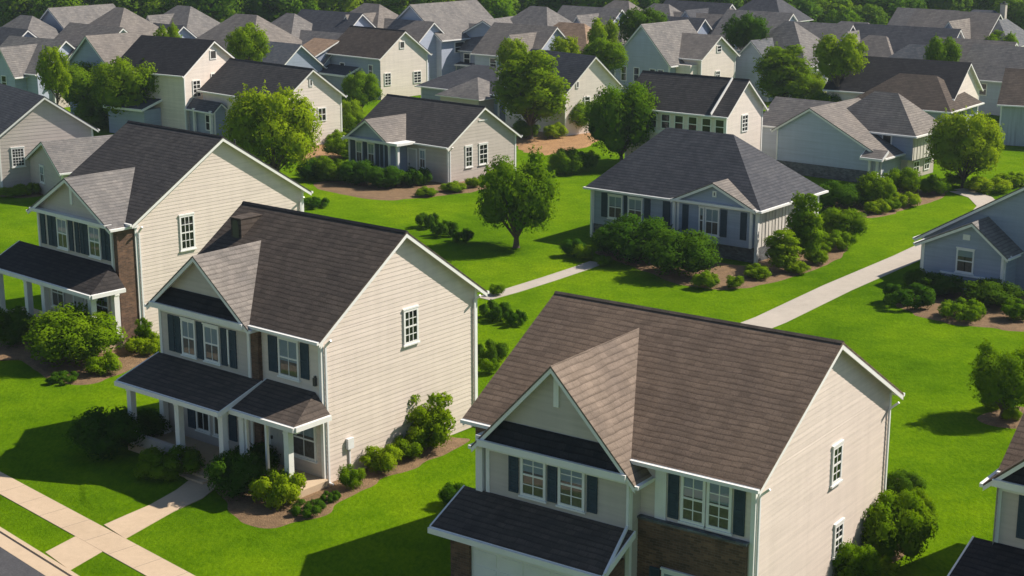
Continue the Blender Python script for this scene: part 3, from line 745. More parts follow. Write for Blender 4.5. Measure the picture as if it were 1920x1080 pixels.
# --- bottom right corner house
H = House('two_storey_house', 'grey gabled house with navy shutters cut by the lower right corner', 'house', 13.23+9.0*math.cos(R(37)), 41.96-9.0*math.sin(R(37))+.3, -37.0, 8.6, 9)
block(H, -8.2, 1, .9, 9, .02, 4.9, 7.6, sid('cream'), rf('brown'), lap=LAP)
bay(H, -8.3, -3.3, -.2, .02, 4.75, 7.0, sid('grey'), rf('brown'), lap=LAP, back=5, pent_roof=rf('black'))
for u0_, u1_ in ((-6.9,-6.0), (-5.4,-4.5)): window(H, 'F', .2, u0_, u1_, 3.1, 4.45, 2, 2, blind=.4)
for u0_, u1_ in ((-7.7,-7.2), (-5.95,-5.5), (-4.4,-4.0)): shutter(H, 'F', .2, u0_, u1_, 3.0, 4.5)
shed(H, -8.9, -2.9, .17, -2.0, 2.6, 1.9, rf('black'), 'garage_roof', beam=False)

# ------------------------------------------------------------------ houses of the middle distance
def rpipe(H, W_, D_, ze, zr):
    vent_pipe(H, -W_*.35, D_*.72, ze, zr-.35)
H = House('two_storey_house', 'blue house with wide front gable and vertical board tower behind the slate hip roof', 'house', at(1650,348).x, at(1650,348).y, -40.0, 8.7, 7)
block(H, -8.7, 0, 0, 7, .02, 3.4, 5.1, sid('paleblue'), rf('taupe'), 'gable', 'y', lap=.24, apex=-5.9, ze2=2.15)
block(H, -12.5, -5.9, 4, 9, .02, 3.0, 4.7, sid('paleblue'), rf('grey'), 'gable', 'x', lap=None, names=('wing_wall','wing_roof','wing_trim'))
block(H, -6.4, 1.0, 2.9, 7.6, 1.55, 3.7, 6.0, sid('blue'), rf('taupe'), 'hip', hip=(2.9,2.6), lap=None, walls='FLB', names=('tower_wall','tower_roof','tower_trim'))
b = MB(); sbox(b, 'R', 1.0, 2.9, 7.6, 1.55, 3.7, -.05, 0)
for k in range(9): sbox(b, 'R', 1.0, 3.1+k*.52, 3.16+k*.52, 1.55, 3.68, 0, .03)
H.put(b, 'batten_wall', batten_mat('white_battens', (.66,.63,.58)))
b = MB(); b.box(-3.6, .55, 3.1, 7.5, .02, 1.54); H.put(b, 'lower_wall', sid('grey'))
window(H, 'F', 2.9, -1.5, -.7, 1.9, 3.3, 1, 1, False); window(H, 'R', 1.0, 4.6, 5.1, 2.7, 3.3, 1, 1, False)
window(H, 'R', .55, 4.0, 5.0, .4, 1.3, 2, 1, False); window(H, 'R', .55, 5.8, 6.7, .4, 1.3, 2, 1, False)
b = MB(); b.box(-8.68, -.02, -.06, -.03, .02, .95); H.put(b, 'foundation', STONE)
column(H, -.15, -.3, 0, 2.0, .18); column(H, -.75, -.3, 0, 2.0, .18)
shed(H, -1.2, .5, -.03, -.9, 2.5, 2.0, rf('taupe'), beam=False)

H = House('two_storey_house', 'white gabled house with dark grey roof and white window band behind the slate hip roof', 'house', 15.79, 115.05, -38.4, 8.94, 5.31)
block(H, -8.94, 0, 0, 5.31, .02, 4.86, 7.05, sid('white'), rf('charcoal'), lap=None, ridge=rf('black'))
for u0_ in (-6.9, -5.7, -4.5, -3.3, -2.1, -.95): window(H, 'F', 0, u0_, u0_+.85, 3.2, 4.4, 1, 1, False)
b = MB(); b.box(-8.9, -.1, -.07, -.03, 4.48, 4.75); b.box(-8.9, -.1, -.07, -.03, 2.85, 3.12); H.put(b, 'window_band', TRIM)
b = MB(); b.beam((-1.1,-.36,4.72), (-1.1,2.6,7.12), .06, .3); H.put(b, 'valley_flashing', TRIM)
window(H, 'R', 0, 2.2, 3.1, 3.2, 4.5, 2, 2, False)

H = House('bungalow', 'long black roofed house with narrow sunlit white gable end at upper right', 'house', 38.23, 136.09, -33.4, 11.5, 7.48)
block(H, -11.5, 0, 0, 7.48, .02, 3.4, 5.95, sid('white'), rf('black'), lap=None)
window(H, 'R', 0, 2.0, 2.7, .9, 2.8, 1, 2, False); window(H, 'R', 0, 4.4, 5.1, .9, 2.8, 1, 2, False)
window(H, 'F', 0, -3, -2, 1, 2.4, 2, 1, False)
H = House('bungalow', 'low brown hip roofed house in front of the long black roof', 'house', at(1775,262).x, at(1775,262).y, -36, 9, 7)
block(H, -9, 0, 0, 7, .02, 2.6, 4.9, sid('blue'), rf('dark_brown'), 'hip', lap=None, hip=(3,2.6)); window(H, 'R', 0, 2.5, 3.6, .9, 2.2, 2, 1, False)
H = House('bungalow', 'blue walled house with taupe roof and white eave at the upper right edge', 'house', at(2085,285).x, at(2085,285).y, -24, 9, 7)
block(H, -9, 0, 0, 7, .02, 3.6, 6.0, batten_mat('blue_battens', (.42,.47,.5)), rf('dark_brown'), 'gable', lap=None)
window(H, 'F', 0, -7, -6, 1, 2.5, 2, 1, False); window(H, 'F', 0, -4.4, -3.4, 1, 2.5, 2, 1, False)

H = House('two_storey_house', 'tall cream gable end with two windows above a blue shaded front in upper middle', 'house', -13.33, 159.53, -43.7, 8.0, 6.52)
block(H, -8.0, 0, 0, 6.52, .02, 4.4, 6.75, sid('white'), rf('dark_brown'), lap=None, walls='RB', ridge=rf('black'))
b = MB(); b.face([(-8,0,.02),(0,0,.02),(0,0,4.4),(-8,0,4.4)]); b.face([(-8,0,.02),(-8,0,4.4),(-8,3.26,6.74),(-8,6.52,4.4),(-8,6.52,.02)]); H.put(b, 'front_wall', sid('blue'))  # shaded front and left walls get blue siding, shade put into the colour
window(H, 'R', 0, .5, 1.4, 1.4, 2.7, 2, 2, False); window(H, 'R', 0, 4.5, 5.6, 1.3, 2.55, 2, 2, False); gable_vent(H, 'R', 0, 3.0, 5.0, .7, .75)
window(H, 'F', 0, -1.8, -1.1, 2.2, 3.5, 1, 1, False); window(H, 'F', 0, -6.3, -5.5, 2.0, 3.4, 1, 1, False)
block(H, -11.5, -8.05, -2.2, 4.5, .02, 4.0, 5.4, sid('blue'), rf('tan'), 'gable', 'x', lap=None, names=('wing_wall','wing_roof','wing_trim'))
window(H, 'F', -2.2, -9.4, -8.6, 1.6, 3.2, 1, 1, False)
b = MB(); b.box(-8.0, -3.4, -1.4, -.03, .02, 2.2); H.put(b, 'porch_wall', sid('blue')); shed(H, -8.0, -3.2, -.03, -1.9, 3.0, 2.3, rf('slate'), beam=False)

H = House('two_storey_house', 'cream gable end with paired windows behind the bright tree at left of middle', 'house', -18.79, 127.99, -45.0, 11.2, 6.17)
block(H, -11.2, 0, 0, 6.17, .02, 4.15, 6.4, sid('white'), rf('charcoal'), lap=.24, ridge=rf('black'))
window(H, 'R', 0, 2.5, 3.35, 2.0, 3.2, 2, 2, False); window(H, 'R', 0, 3.6, 4.5, 2.0, 3.15, 2, 1, False)
shutter(H, 'R', 0, 1.9, 2.4, 2.0, 3.2, False); gable_vent(H, 'R', 0, 3.0, 5.0, .35, .6)
block(H, -13.2, -8.0, -1.2, -.03, .02, 2.7, 3.2, sid('blue'), rf('slate'), 'gable', 'x', lap=None, walls='FRL', names=('porch_wall','porch_roof','porch_trim'))
window(H, 'F', -1.2, -9.3, -8.6, .8, 2.2, 1, 1, False); column(H, -10.6, -1.45, 0, 2.6, .2); column(H, -8.1, -1.45, 0, 2.6, .2); window(H, 'F', 0, -6, -5, 1.5, 3, 2, 1, False)

H = House('two_storey_house', 'white gable end with round vent and two pale windows behind the big tree clump', 'house', -28.19, 135.11, -34, 8.5, 7.18)
block(H, -8.5, 0, 0, 7.18, .02, 5.5, 8.0, sid('white'), rf('black'), lap=None)
window(H, 'R', 0, .95, 1.9, 3.3, 4.8, 2, 2, False); window(H, 'R', 0, 3.2, 4.1, 4.0, 5.2, 2, 2, False); gable_vent(H, 'R', 0, 3.6, 6.4, .8, .8)
b = MB(); b.box(-7.5, -3, -2.0, -.05, .02, 2.3); H.put(b, 'porch_wall', sid('blue')); shed(H, -7.6, -2.8, -.03, -2.4, 3.0, 2.35, rf('slate'), beam=False)

H = House('two_storey_house', 'steep white gable end with slim windows between the two middle trees', 'house', 4.6, 135.4, -50, 8.0, 6.6)
block(H, -8, 0, 0, 6.6, .02, 3.9, 6.7, sid('white'), rf('slate'), lap=None)
window(H, 'R', 0, 2.2, 2.9, 1.9, 3.3, 1, 2, False); window(H, 'R', 0, 3.9, 4.7, 1.6, 3.3, 2, 2, False); gable_vent(H, 'R', 0, 1.4, 4.1, .35, .6)

H = House('two_storey_house', 'white house with blue shaded front gable and bright side gable at upper right', 'house', 18.46, 153.8, -42.6, 9.5, 5.77)
block(H, -8.5, 0, 0, 5.77, .02, 4.9, 6.8, sid('white'), rf('taupe'), lap=None)
block(H, -9.0, -2.2, -2.2, 5.0, .02, 4.4, 7.9, sid('paleblue'), rf('grey'), 'gable', 'y', lap=None, names=('wing_wall','wing_roof','wing_trim'))
window(H, 'R', 0, 2.4, 3.2, 2.0, 3.4, 2, 2, False); window(H, 'R', 0, 2.5, 3.3, 5.2, 5.9, 1, 1, False)
for u0_ in (-8.2, -6.6, -4.6, -3.6): window(H, 'F', -2.2, u0_, u0_+.75, 2.2, 3.7, 1, 1, False)
b = MB(); b.box(-2.15, -.4, -1.2, -.03, 4.0, 4.2); b.box(-2.15, -.4, -1.2, -.03, .02, 3.99); H.put(b, 'entry_wall', sid('white'))

H = House('two_storey_house', 'grey blue house with pyramid roof and slatted white side porch at upper right', 'house', 29.2, 157.0, -42, 8.6, 8)
block(H, -8.6, 0, 0, 8, .02, 4.0, 7.6, sid('paleblue'), rf('grey'), 'hip', lap=None, hip=(3.6,4.0))
block(H, -7.5, -3.2, -1.5, 3, .02, 3.9, 6.0, sid('paleblue'), rf('bluegrey'), 'gable', 'y', lap=None, walls='FRL', names=('wing_wall','wing_roof','wing_trim'))
b = MB(); b.box(.04, 1.0, .6, 7.4, 3.3, 3.6); H.put(b, 'porch_beam', TRIM)
for k in range(7): column(H, .8, .8+k*1.05, 1.2, 3.29, .16)
b = MB(); b.box(.04, 1.0, .6, 7.4, .02, 1.19); H.put(b, 'porch_base', sid('white'))

H = House('two_storey_house', 'wide blue shaded house front with small windows above a white porch rail', 'house', at(975,165).x, at(975,165).y, -30, 9, 7)
block(H, -9, 0, 0, 7, .02, 4.6, 7.0, sid('blue'), rf('grey'), 'gable', 'y', lap=None)
for u0_ in (-7.6, -5.4, -3.4, -1.8): window(H, 'F', 0, u0_, u0_+.8, 3.1, 4.2, 2, 1, False)
shed(H, -7.5, -.5, -.03, -2.0, 2.8, 2.3, rf('slate'), beam=False)
for k in range(4): column(H, -7.0+k*2.0, -1.8, 0, 2.28, .16)
H = House('bungalow', 'low dark hip roofs tucked behind the middle bungalow ridge', 'house', at(935,232).x, at(935,232).y, -42, 10, 7)
block(H, -10, 0, 0, 7, .02, 2.8, 4.6, sid('blue'), rf('slate'), 'hip', lap=None)
block(H, -5.5, -.6, -2, 3, .02, 2.5, 3.9, sid('grey'), rf('grey'), 'hip', 'y', lap=None, walls='FRL', names=('wing_wall','wing_roof','wing_trim'), trim=False)
window(H, 'R', 0, 2.5, 3.5, .9, 2.2, 2, 1, False)

H = House('two_storey_house', 'dim grey house with stepped white eaves at far left edge', 'house', at(105,205).x, at(105,205).y, -25, 10, 7)
block(H, -10, 0, 0, 7, .02, 2.9, 4.8, sid('grey'), rf('taupe'), 'gable', lap=None)
block(H, -9, -3.5, -1.6, 4, .02, 3.4, 5.4, sid('grey'), rf('slate'), 'gable', 'y', lap=None, walls='FRL', names=('wing_wall','wing_roof','wing_trim'))
window(H, 'F', 0, -2.6, -1.7, 1.0, 2.3, 2, 1, False); column(H, -1.0, -.35, 0, 2.6, .2)

# ------------------------------------------------------------------ far houses: ridge mark, ridge height, size, look
def far_house(px, py, zr, yaw, W_, D_, kind, wall, roof, label, wing=None, ch=False, ze=None):
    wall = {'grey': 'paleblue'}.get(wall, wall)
    p = at(px, py, zr); a = R(yaw); c, n = math.cos(a), math.sin(a)
    x = p.x+c*W_/2+n*D_/2; y = p.y+n*W_/2-c*D_/2
    H = House('house', label, 'house', x, y, yaw, W_, D_)
    ze = ze or zr-D_*.5*.78
    ax = 'y' if kind == 'front' else 'x'
    if kind == 'front': ze = zr-W_*.5*.74
    block(H, -W_, 0, 0, D_, .02, ze, zr, sid(wall), rf(roof), 'hip' if kind == 'hip' else 'gable', ax, lap=None, corner=False, trim=(kind != 'hip' and wall in ('white','blue','paleblue')), hip=(D_*.42, D_*.42))
    for u in (.2, .62):
        window(H, 'F', 0, -W_*(u+.12), -W_*u, ze-1.7, ze-.5, 1, 1, False)
        window(H, 'R', 0, D_*u, D_*(u+.15), ze-1.7, ze-.5, 1, 1, False)
    if wing:
        w0, w1, pr, zz = wing
        block(H, -W_*w1, -W_*w0, -pr, D_*.5, .02, ze-.05, zz, sid(wall), rf(roof), 'gable', 'y', lap=None, walls='FRL', corner=False, names=('wing_wall','wing_roof','wing_trim'))
        window(H, 'F', -pr, -W_*(w0+w1)/2-.4, -W_*(w0+w1)/2+.4, ze-1.7, ze-.4, 1, 1, False)
    if ch: chimney(H, -W_*.3, D_*.6, zr-1.6, zr+.7, sid('grey'))
    return H
FAR = [
 (50,30,7.5,-40,8.5,7.5,'hip','grey','grey','pale grey hip roof farthest to the left under the woods',None,0),
 (8,52,6.8,-40,8,7,'gable','blue','slate','slate roofed house half cut by the upper left edge',None,0),
 (152,12,8.2,-40,8,8,'front','blue','grey','grey house with steep dark front gable under the upper left woods',None,0),
 (225,15,8.2,-38,9,9,'hip','grey','taupe','large taupe hip roof right of the steep dark front gable at upper left',None,0),
 (70,72,6.5,-35,8,7,'gable','grey','grey','grey roofed house with small porch gable in the crowded upper left',(.2,.6,1.4,6.0),0),
 (112,84,5.8,-42,6,6,'gable','white','slate','small white gable end beside the slim tree at upper left',None,0),
 (180,48,7.2,-42,9,7,'gable','grey','taupe','low taupe roof stepping down in front of the large taupe hip roof',None,0),
 (245,62,7.8,-44,8,9,'front','blue','taupe','house with dark front slope and wide pale roof side behind the big tree clump',None,0),
 (345,12,8.0,-38,9,8,'hip','grey','grey','grey hip roof with dark skylight dormer left of the pointed tree',(.4,.7,.6,7.2),0),
 (358,46,6.0,-42,7,6,'hip','white','grey','small pale roofed house below the grey hip roof with skylight dormer',None,0),
 (462,28,7.8,-38,10,8,'hip','grey','taupe','broad taupe hip roof behind the pointed bright tree',None,0),
 (545,26,7.6,-40,8,8,'hip','grey','grey','grey pyramid roof left of the roof cluster in the upper middle',None,0),
 (520,80,5.4,-42,7,6,'gable','blue','bluegrey','low blue shaded house with white porch arch behind the tan roof end',(.5,.95,1.2,5.0),0),
 (622,22,7.8,-40,9,8,'gable','grey','slate','slate roof with dark slope below the middle woods',None,0),
 (697,8,8.4,-40,10,9,'hip','grey','taupe','tall taupe hip roof with dark dormer under the middle woods',(.15,.5,1.0,7.6),0),
 (760,38,7.0,-40,8,7,'gable','grey','taupe','taupe roof right of the dark brown roof with cream gable',None,0),
 (832,5,8.6,-42,9,10,'front','paleblue','grey','tall blue gable with dark left slope and pale sunlit roof in the upper middle',None,0),
 (885,45,6.4,-40,8,6,'gable','blue','grey','small grey roof above the wide blue shaded house front',None,0),
 (1010,13,8.2,-40,9,8,'hip','grey','grey','grey hip roof right of the woods in the upper middle',None,0),
 (985,47,7.0,-40,8,7,'gable','grey','taupe','taupe roofed house with little front gable left of the tan roof',(.05,.4,1.5,6.4),0),
 (1072,44,7.0,-38,10,8,'hip','grey','tan','plain tan roof in the upper middle behind the round tree',None,0),
 (1110,14,7.6,-40,8,7,'gable','blue','grey','grey roof with blue gable left of the round dark tree at the top',(.1,.5,1.2,7.0),0),
 (1150,48,6.6,-42,8,7,'hip','white','grey','grey hip roof with white side left of the white twin gabled house',None,0),
 (1165,2,7.8,-40,8,7,'hip','grey','taupe','taupe roof cut by the top edge left of the round dark tree',None,0),
 (1240,8,7.6,-40,8,7,'hip','grey','grey','grey hip roof right of the round dark tree at the top',None,0),
 (1262,32,6.6,-38,8,7,'gable','blue','slate','slate roofed house behind the white twin gabled house',None,0),
 (1310,4,7.8,-42,9,8,'gable','grey','slate','slate roof with pale gable cut by the top edge at upper right',(.05,.5,1.2,7.2),0),
 (1318,26,6.8,-40,8,7,'gable','grey','taupe','taupe roof with pale end gable above the white twin gabled house',None,0),
 (1360,14,7.4,-40,7,7,'hip','grey','taupe','small taupe roof left of the dark oval tree at the top right',None,0),
 (1425,22,7.4,-40,8,7,'gable','grey','grey','grey roof with sunlit end right of the dark oval tree',None,0),
 (1505,42,7.0,-36,11,7,'gable','grey','grey','long grey roof behind the pyramid roof at upper right',None,0),
 (1602,42,7.0,-38,9,7,'hip','grey','grey','grey hip roof right of the loose tall tree at upper right',(.1,.5,1.5,6.4),0),
 (1645,68,6.0,-40,7,6,'hip','grey','taupe','small taupe roof with lit edge above the long black roof',None,0),
 (1700,50,7.0,-36,11,7,'gable','blue','slate','long slate roof at upper right in the sunless row',None,0),
 (1722,85,5.6,-40,7,6,'hip','grey','bluegrey','low blue grey roof left of the small round tree above the long black roof',None,0),
 (1795,22,8.2,-40,9,8,'gable','grey','taupe','tall taupe gable roof at the top right under the woods',(.1,.5,1.6,7.6),0),
 (1845,20,8.4,-38,9,8,'hip','grey','bluegrey','blue grey hip roof at the top right corner under the woods',None,1),
 (1830,75,6.2,-42,8,7,'gable','white','taupe','taupe roof with white wall stub right of the small round tree',None,0),
 (1905,88,6.2,-42,8,7,'gable','grey','grey','grey roof cut by the right edge below the top right woods',None,0),
 (1740,18,7.4,-40,7,7,'gable','white','grey','tiny pale gable peeking from the woods at upper right',None,0),
 (1440,-8,8.0,-40,8,7,'hip','grey','slate','slate roof sunk in trees at the very top right of middle',None,0),
 (600,60,6.0,-40,8,7,'gable','grey','grey','grey roof left of the tan roof end',None,0),
 (300,45,6.4,-42,8,7,'gable','grey','slate','slate roof right of the low taupe roof at upper left',None,0),
 (1200,60,5.8,-42,7,6,'gable','grey','slate','shaded slate roof just left of the white twin gabled house',None,0),
]
for F in FAR: far_house(*F)

# ------------------------------------------------------------------ foliage
def rdir(rng):
    z = rng.uniform(-1, 1); a = rng.uniform(0, 2*math.pi); r = math.sqrt(1-z*z)
    return Vector((r*math.cos(a), r*math.sin(a), z))
class Leaves:
    def __init__(s): s.v = []; s.f = []; s.n = []
    def leaf(s, p, nrm, size, shade, rng):
        u = nrm.cross(rdir(rng))
        if u.length < .05: u = nrm.orthogonal()
        u.normalize(); v = nrm.cross(u); i = len(s.v); a = size; b = size*rng.uniform(.45, .7)
        s.v += [p-u*a, p-v*b+nrm*size*.12, p+u*a, p+v*b+nrm*size*.12]
        s.f.append((i, i+1, i+2, i+3)); s.n += [shade]*4
    def mesh(s, name, mat):
        me = bpy.data.meshes.new(name); me.from_pydata([tuple(q) for q in s.v], [], s.f); me.materials.append(mat)
        me.polygons.foreach_set('use_smooth', [True]*len(s.f))
        me.normals_split_custom_set_from_vertices([tuple(q) for q in s.n])
        me.update(); return me
def lobes_leaves(L, lobes, n, size, rng, core=True):
    tot = sum(r*r for _, r in lobes)
    for c, r in lobes:
        k = int(n*r*r/tot)
        for _ in range(k):
            d = rdir(rng)
            if d.z < -.3 and rng.random() < .55: d.z = -d.z
            rad = r*(1-.38*rng.random()**1.6)*(1+.20*mnoise.noise(d*2.1+c*1.7))
            p = c+d*rad
            if any((p-c2).length < r2*.62 for c2, r2 in lobes if r2 > 0 and (c2-c).length > 1e-6): continue
            nn = (d+rdir(rng)*.7).normalized()
            if nn.dot(d) < .05: nn = (nn+d).normalized()
            sh = (d*1.0+nn*.28+Vector((0,0,.15))).normalized()
            L.leaf(p, nn, size*rng.uniform(.55, 1.25), sh, rng)
        if core:
            for _ in range(max(20, k//14)):
                d = rdir(rng); p = c+d*r*.55
                L.leaf(p, d, r*.34, d, rng)
def crown_lobes(rng, rx, rz, k, lo=.34, hi=.55, squash=1.0):
    """lumpy crown of height 2*rz and width 2*rx, base at z=0"""
    out = [(Vector((0,0,rz*.95)), min(rx,rz)*.62)]
    for i in range(k):
        a = 2.4*i+rng.uniform(-.5,.5); t = (i+.5)/k; z = -0.85+1.75*t
        rr = math.sqrt(max(.05, 1-z*z*squash))
        r = min(rx, rz)*rng.uniform(lo, hi)*(1-.25*max(z,0))
        q = rng.uniform(.80, 1.02)
        out.append((Vector((math.cos(a)*rr*(rx-r*.8)*q, math.sin(a)*rr*(rx-r*.8)*q, rz+z*(rz-r*.8)*q)), r))
    return out
def trunk_mesh(name, hb, ht, r, lobes, rng):
    b = MB(); lean = Vector((rng.uniform(-.1,.1), rng.uniform(-.1,.1), 0))
    pts = [Vector((0,0,-.1)), Vector((0,0,.12)), Vector((0,0,hb*.5))+lean*.5, Vector((0,0,hb))+lean, Vector((0,0,ht*.72))+lean*2]
    b.tube(pts, [r*1.55, r*1.15, r, r*.85, r*.3], 9)
    for c, rr in lobes[1:]:
        s0 = Vector((0,0,hb*rng.uniform(.75,1.25)))+lean; e = c+Vector((0,0,hb*.0))
        m = (s0+e)/2+Vector((0,0,rng.uniform(-.1,.25)))
        b.tube([s0, m, e], [r*.42, r*.26, r*.10], 6)
    return b
TREE_KINDS = {}
def tree_kind(key, seed, rx, rz, hb, k, n, leaf, mat, tr=.13, lo=.34, hi=.55, squash=1.0):
    """unit kind: crown width 2*rx, height 2*rz sitting at hb; copied afterwards"""
    rng = random.Random(seed); lb = [(c+Vector((0,0,hb)), r) for c, r in crown_lobes(rng, rx, rz, k, lo, hi, squash)]
    L = Leaves(); lobes_leaves(L, lb, n, leaf, rng)
    # stray twigs break the outline
    for _ in range(k*3):
        c, r = rng.choice(lb); d = (rdir(rng)+Vector((0,0,.4))).normalized()
        for j in range(14): L.leaf(c+d*r*(1.0+.035*j)+rdir(rng)*.07, (d+rdir(rng)*.8).normalized(), leaf*.8, d, rng)
    cm = L.mesh('crown', mat)
    tb = trunk_mesh('trunk', hb*1.15+.2, hb+2*rz, tr, lb, rng).build('trunk', BARK); tm = tb.data; bpy.data.objects.remove(tb)
    TREE_KINDS[key] = (cm, tm, hb+2*rz, 2*rx)
def tree(key, label, p, h, wd, rot=0, name='tree', cat='tree', group='garden trees'):
    cm, tm, H0, W0 = TREE_KINDS[key]
    r = empty(name, (p.x, p.y, 0), rot); r.scale = (wd/W0, wd/W0, h/H0)
    tag(r, label, cat, group)
    for nm, me in (('trunk', tm), ('crown', cm)):
        o = bpy.data.objects.new(nm, me); COL.objects.link(o); o.parent = r
    return r
def tree_px(key, label, bx, by, top, wpx, rot=0, **kw):
    p = at(bx, by); m = mpp(p)
    return tree(key, label, p, (by-top)*m*1.05, wpx*m*1.1, rot, **kw)

tree_kind('round', 11, 2.6, 2.4, 0.55, 20, 15300, 0.085, LEAF)
tree_kind('broad', 12, 3.2, 2.5, 0.56, 25, 18700, 0.092, LEAF, .16)
tree_kind('loose', 13, 2.4, 2.8, 0.72, 21, 11900, 0.089, LEAF, .12, .26, .46)
tree_kind('bright', 14, 2.8, 2.7, 0.40, 23, 16150, 0.092, LEAF_B, .12, .28, .46)
tree_kind('low', 45, 2.5, 2.5, .30, 22, 15000, .085, LEAF, .17, .28, .5, .8)
tree_kind('tall', 15, 1.7, 3.2, 0.64, 21, 11900, 0.089, LEAF, .12, .36, .58)
tree_kind('dark', 16, 2.3, 2.5, 0.44, 20, 11900, 0.089, LEAF_D, .13)
tree_kind('wood', 17, 2.9, 3.0, .9, 17, 4200, .20, LEAF_W, .15)
tree_kind('wood_tall', 18, 2.4, 3.7, 1.0, 17, 4200, .20, LEAF_W, .15, .34, .6)
tree_kind('wood_pale', 19, 2.7, 3.0, .8, 16, 4000, .20, LEAF, .14)

T = [
 ('low', 'dark round tree standing alone on the lawn left of the slate hip roof', 968, 464, 286, 146, .3),
 ('bright', 'bright yellow green tree in front of the cream gable end with paired windows', 512, 350, 158, 172, 1.1),
 ('broad', 'broad dark tree at the left of the clump behind the charcoal roof', 185, 232, 112, 150, .4),
 ('broad', 'large tree in the centre of the clump behind the charcoal roof', 255, 245, 106, 155, 2.0),
 ('round', 'tree at the right of the clump behind the charcoal roof', 308, 235, 120, 110, 3.1),
 ('tall', 'tall tree above the bare soil right of the bungalow', 995, 262, 88, 124, .8),
 ('round', 'dense tree just left of the slate hip roof ridge', 1166, 315, 152, 132, 4.2),
 ('bright', 'young bushy tree between the two large trees over the bare soil', 1080, 250, 185, 78, 2.2),
 ('tall', 'tall tree left of the long black roof at upper right', 1468, 215, 80, 100, 1.4),
 ('round', 'lower tree leaning against the tall tree left of the black roof', 1512, 210, 130, 72, .2),
 ('bright', 'big bright green tree beside the vertical board tower', 1804, 352, 204, 136, .9),
 ('low', 'dark young tree on the right lawn above the corner house', 1878, 786, 640, 128, 2.6),
 ('bright', 'small bright tree left of the tall cream gable end', 678, 212, 132, 76, 1.9),
 ('dark', 'dark tree at the right edge below the blue walled house', 1908, 262, 190, 66, 4.4),
 ('bright', 'little bright shrubby tree between the two cream gable ends', 655, 245, 185, 55, 2.9),
 ('round', 'tree behind the hip roofs between the long black roof and blue house', 1545, 235, 170, 56, 1.6),
]
for k, lb, *a in T: tree_px(k, lb, *a)

def tree_top(key, label, px, top, wpx, rot=0, h=None):
    h = h or 8.8
    p = at(px, top, h); return tree(key, label, p, h, max(wpx, 54)*mpp(p)*1.2, rot)
tree_kind('street', 41, 2.3, 2.05, 4.0, 19, 9000, .10, LEAF, .15)
tree_kind('street_bright', 42, 2.2, 2.3, 3.6, 17, 9000, .10, LEAF_B, .14, .28, .5)
tree_kind('street_dark', 43, 2.3, 2.0, 4.2, 19, 9000, .10, LEAF_D, .15)
tree_kind('street_loose', 44, 2.2, 2.4, 3.4, 18, 8000, .10, LEAF_B, .13, .26, .46)
TF = [
 ('street_bright', 'pointed bright tree between the roofs at upper left', 462, 36, 72, .5),
 ('street', 'rounded tree behind the steep white gable end in the middle', 1134, 68, 80, 5.0, 7.4),
 ('street_dark', 'round dark tree among the far roofs at top middle', 1204, 8, 82, .7, 9.3),
 ('street_dark', 'dark oval tree right of the white twin gabled house', 1400, 20, 74, 1.7),
 ('street_loose', 'loose tall tree right of the pyramid roofed house', 1578, 52, 88, 2.4),
 ('street', 'small round tree rising above the long black roof', 1770, 66, 64, 3.6, 7.2),
 ('street_loose', 'slim tree beside the small white gable end at upper left', 98, 76, 50, .6),
 ('street', 'small dark tree in the shade left of the grey hip roof with skylight', 312, 42, 30, 1.0),
 ('street_loose', 'thin pale tree before the tan roof at top middle', 1060, 60, 38, 2.0, 7.2),
 ('street_loose', 'pale thin tree left of the little front gable at top middle', 962, 64, 48, .1, 7.2),
 ('street_bright', 'tree in the far row right of the tall taupe gable roof', 1880, 52, 60, 1.2, 7.0),
 ('street', 'tree between the taupe roofs at the upper right edge', 1862, 40, 54, 4.0, 7.0),
 ('street_bright', 'yellowish tree among the grey roofs left of the round dark tree', 1130, 26, 40, 2.1),
]
for a in TF: tree_top(*a)

# the wood that closes the view
rng = random.Random(5); wl = []
for row, (y0, dx) in enumerate(((224, 7.2), (236, 7.4), (250, 8.0), (268, 9.0))):
    x = -92-row*6
    while x < 100+row*6:
        wl.append((x+rng.uniform(-1.6,1.6), y0+rng.uniform(-5,5)+6*math.sin(x*.06), rng.uniform(.85,1.25))); x += dx*rng.uniform(.8,1.2)
for i, (x, y, s_) in enumerate(wl):
    if y < 232 and 20 < x < 62: continue          # roofs reach further back here
    key = rng.choice(('wood','wood','wood_tall','wood_pale'))
    tree(key, 'one of the tall dense trees of the wood closing the far edge', Vector((x,y,0)), 8.6*s_, 8.4*s_*rng.uniform(.85,1.1), rng.uniform(0,6), group='trees of the far wood')
NEARWOOD = [(120,38,-10,90),(45,30,-25,110),(275,30,-20,90),(320,25,-30,90),(410,20,-30,90),(500,30,-25,110),(575,45,-8,70),(590,20,-30,90),(760,10,-30,90),(925,52,-22,95),(945,25,-20,80),(1490,38,-20,95),(1560,35,-10,95),(1620,44,5,80),(1660,38,-20,90),(1575,55,10,70),(1690,30,-20,90),(1900,48,-10,90),(1870,30,-20,80),(1470,50,6,60),(1420,15,-25,70)]
for i, (bx, by, tp, wd) in enumerate(NEARWOOD):
    p = at(bx, by+38); m = mpp(p)
    tree(('wood_pale','wood','wood_tall')[i % 3], 'one of the rounded trees standing along the near edge of the far wood', p, (by+38-tp)*m, wd*m, i*1.3, group='trees at the near edge of the far wood')

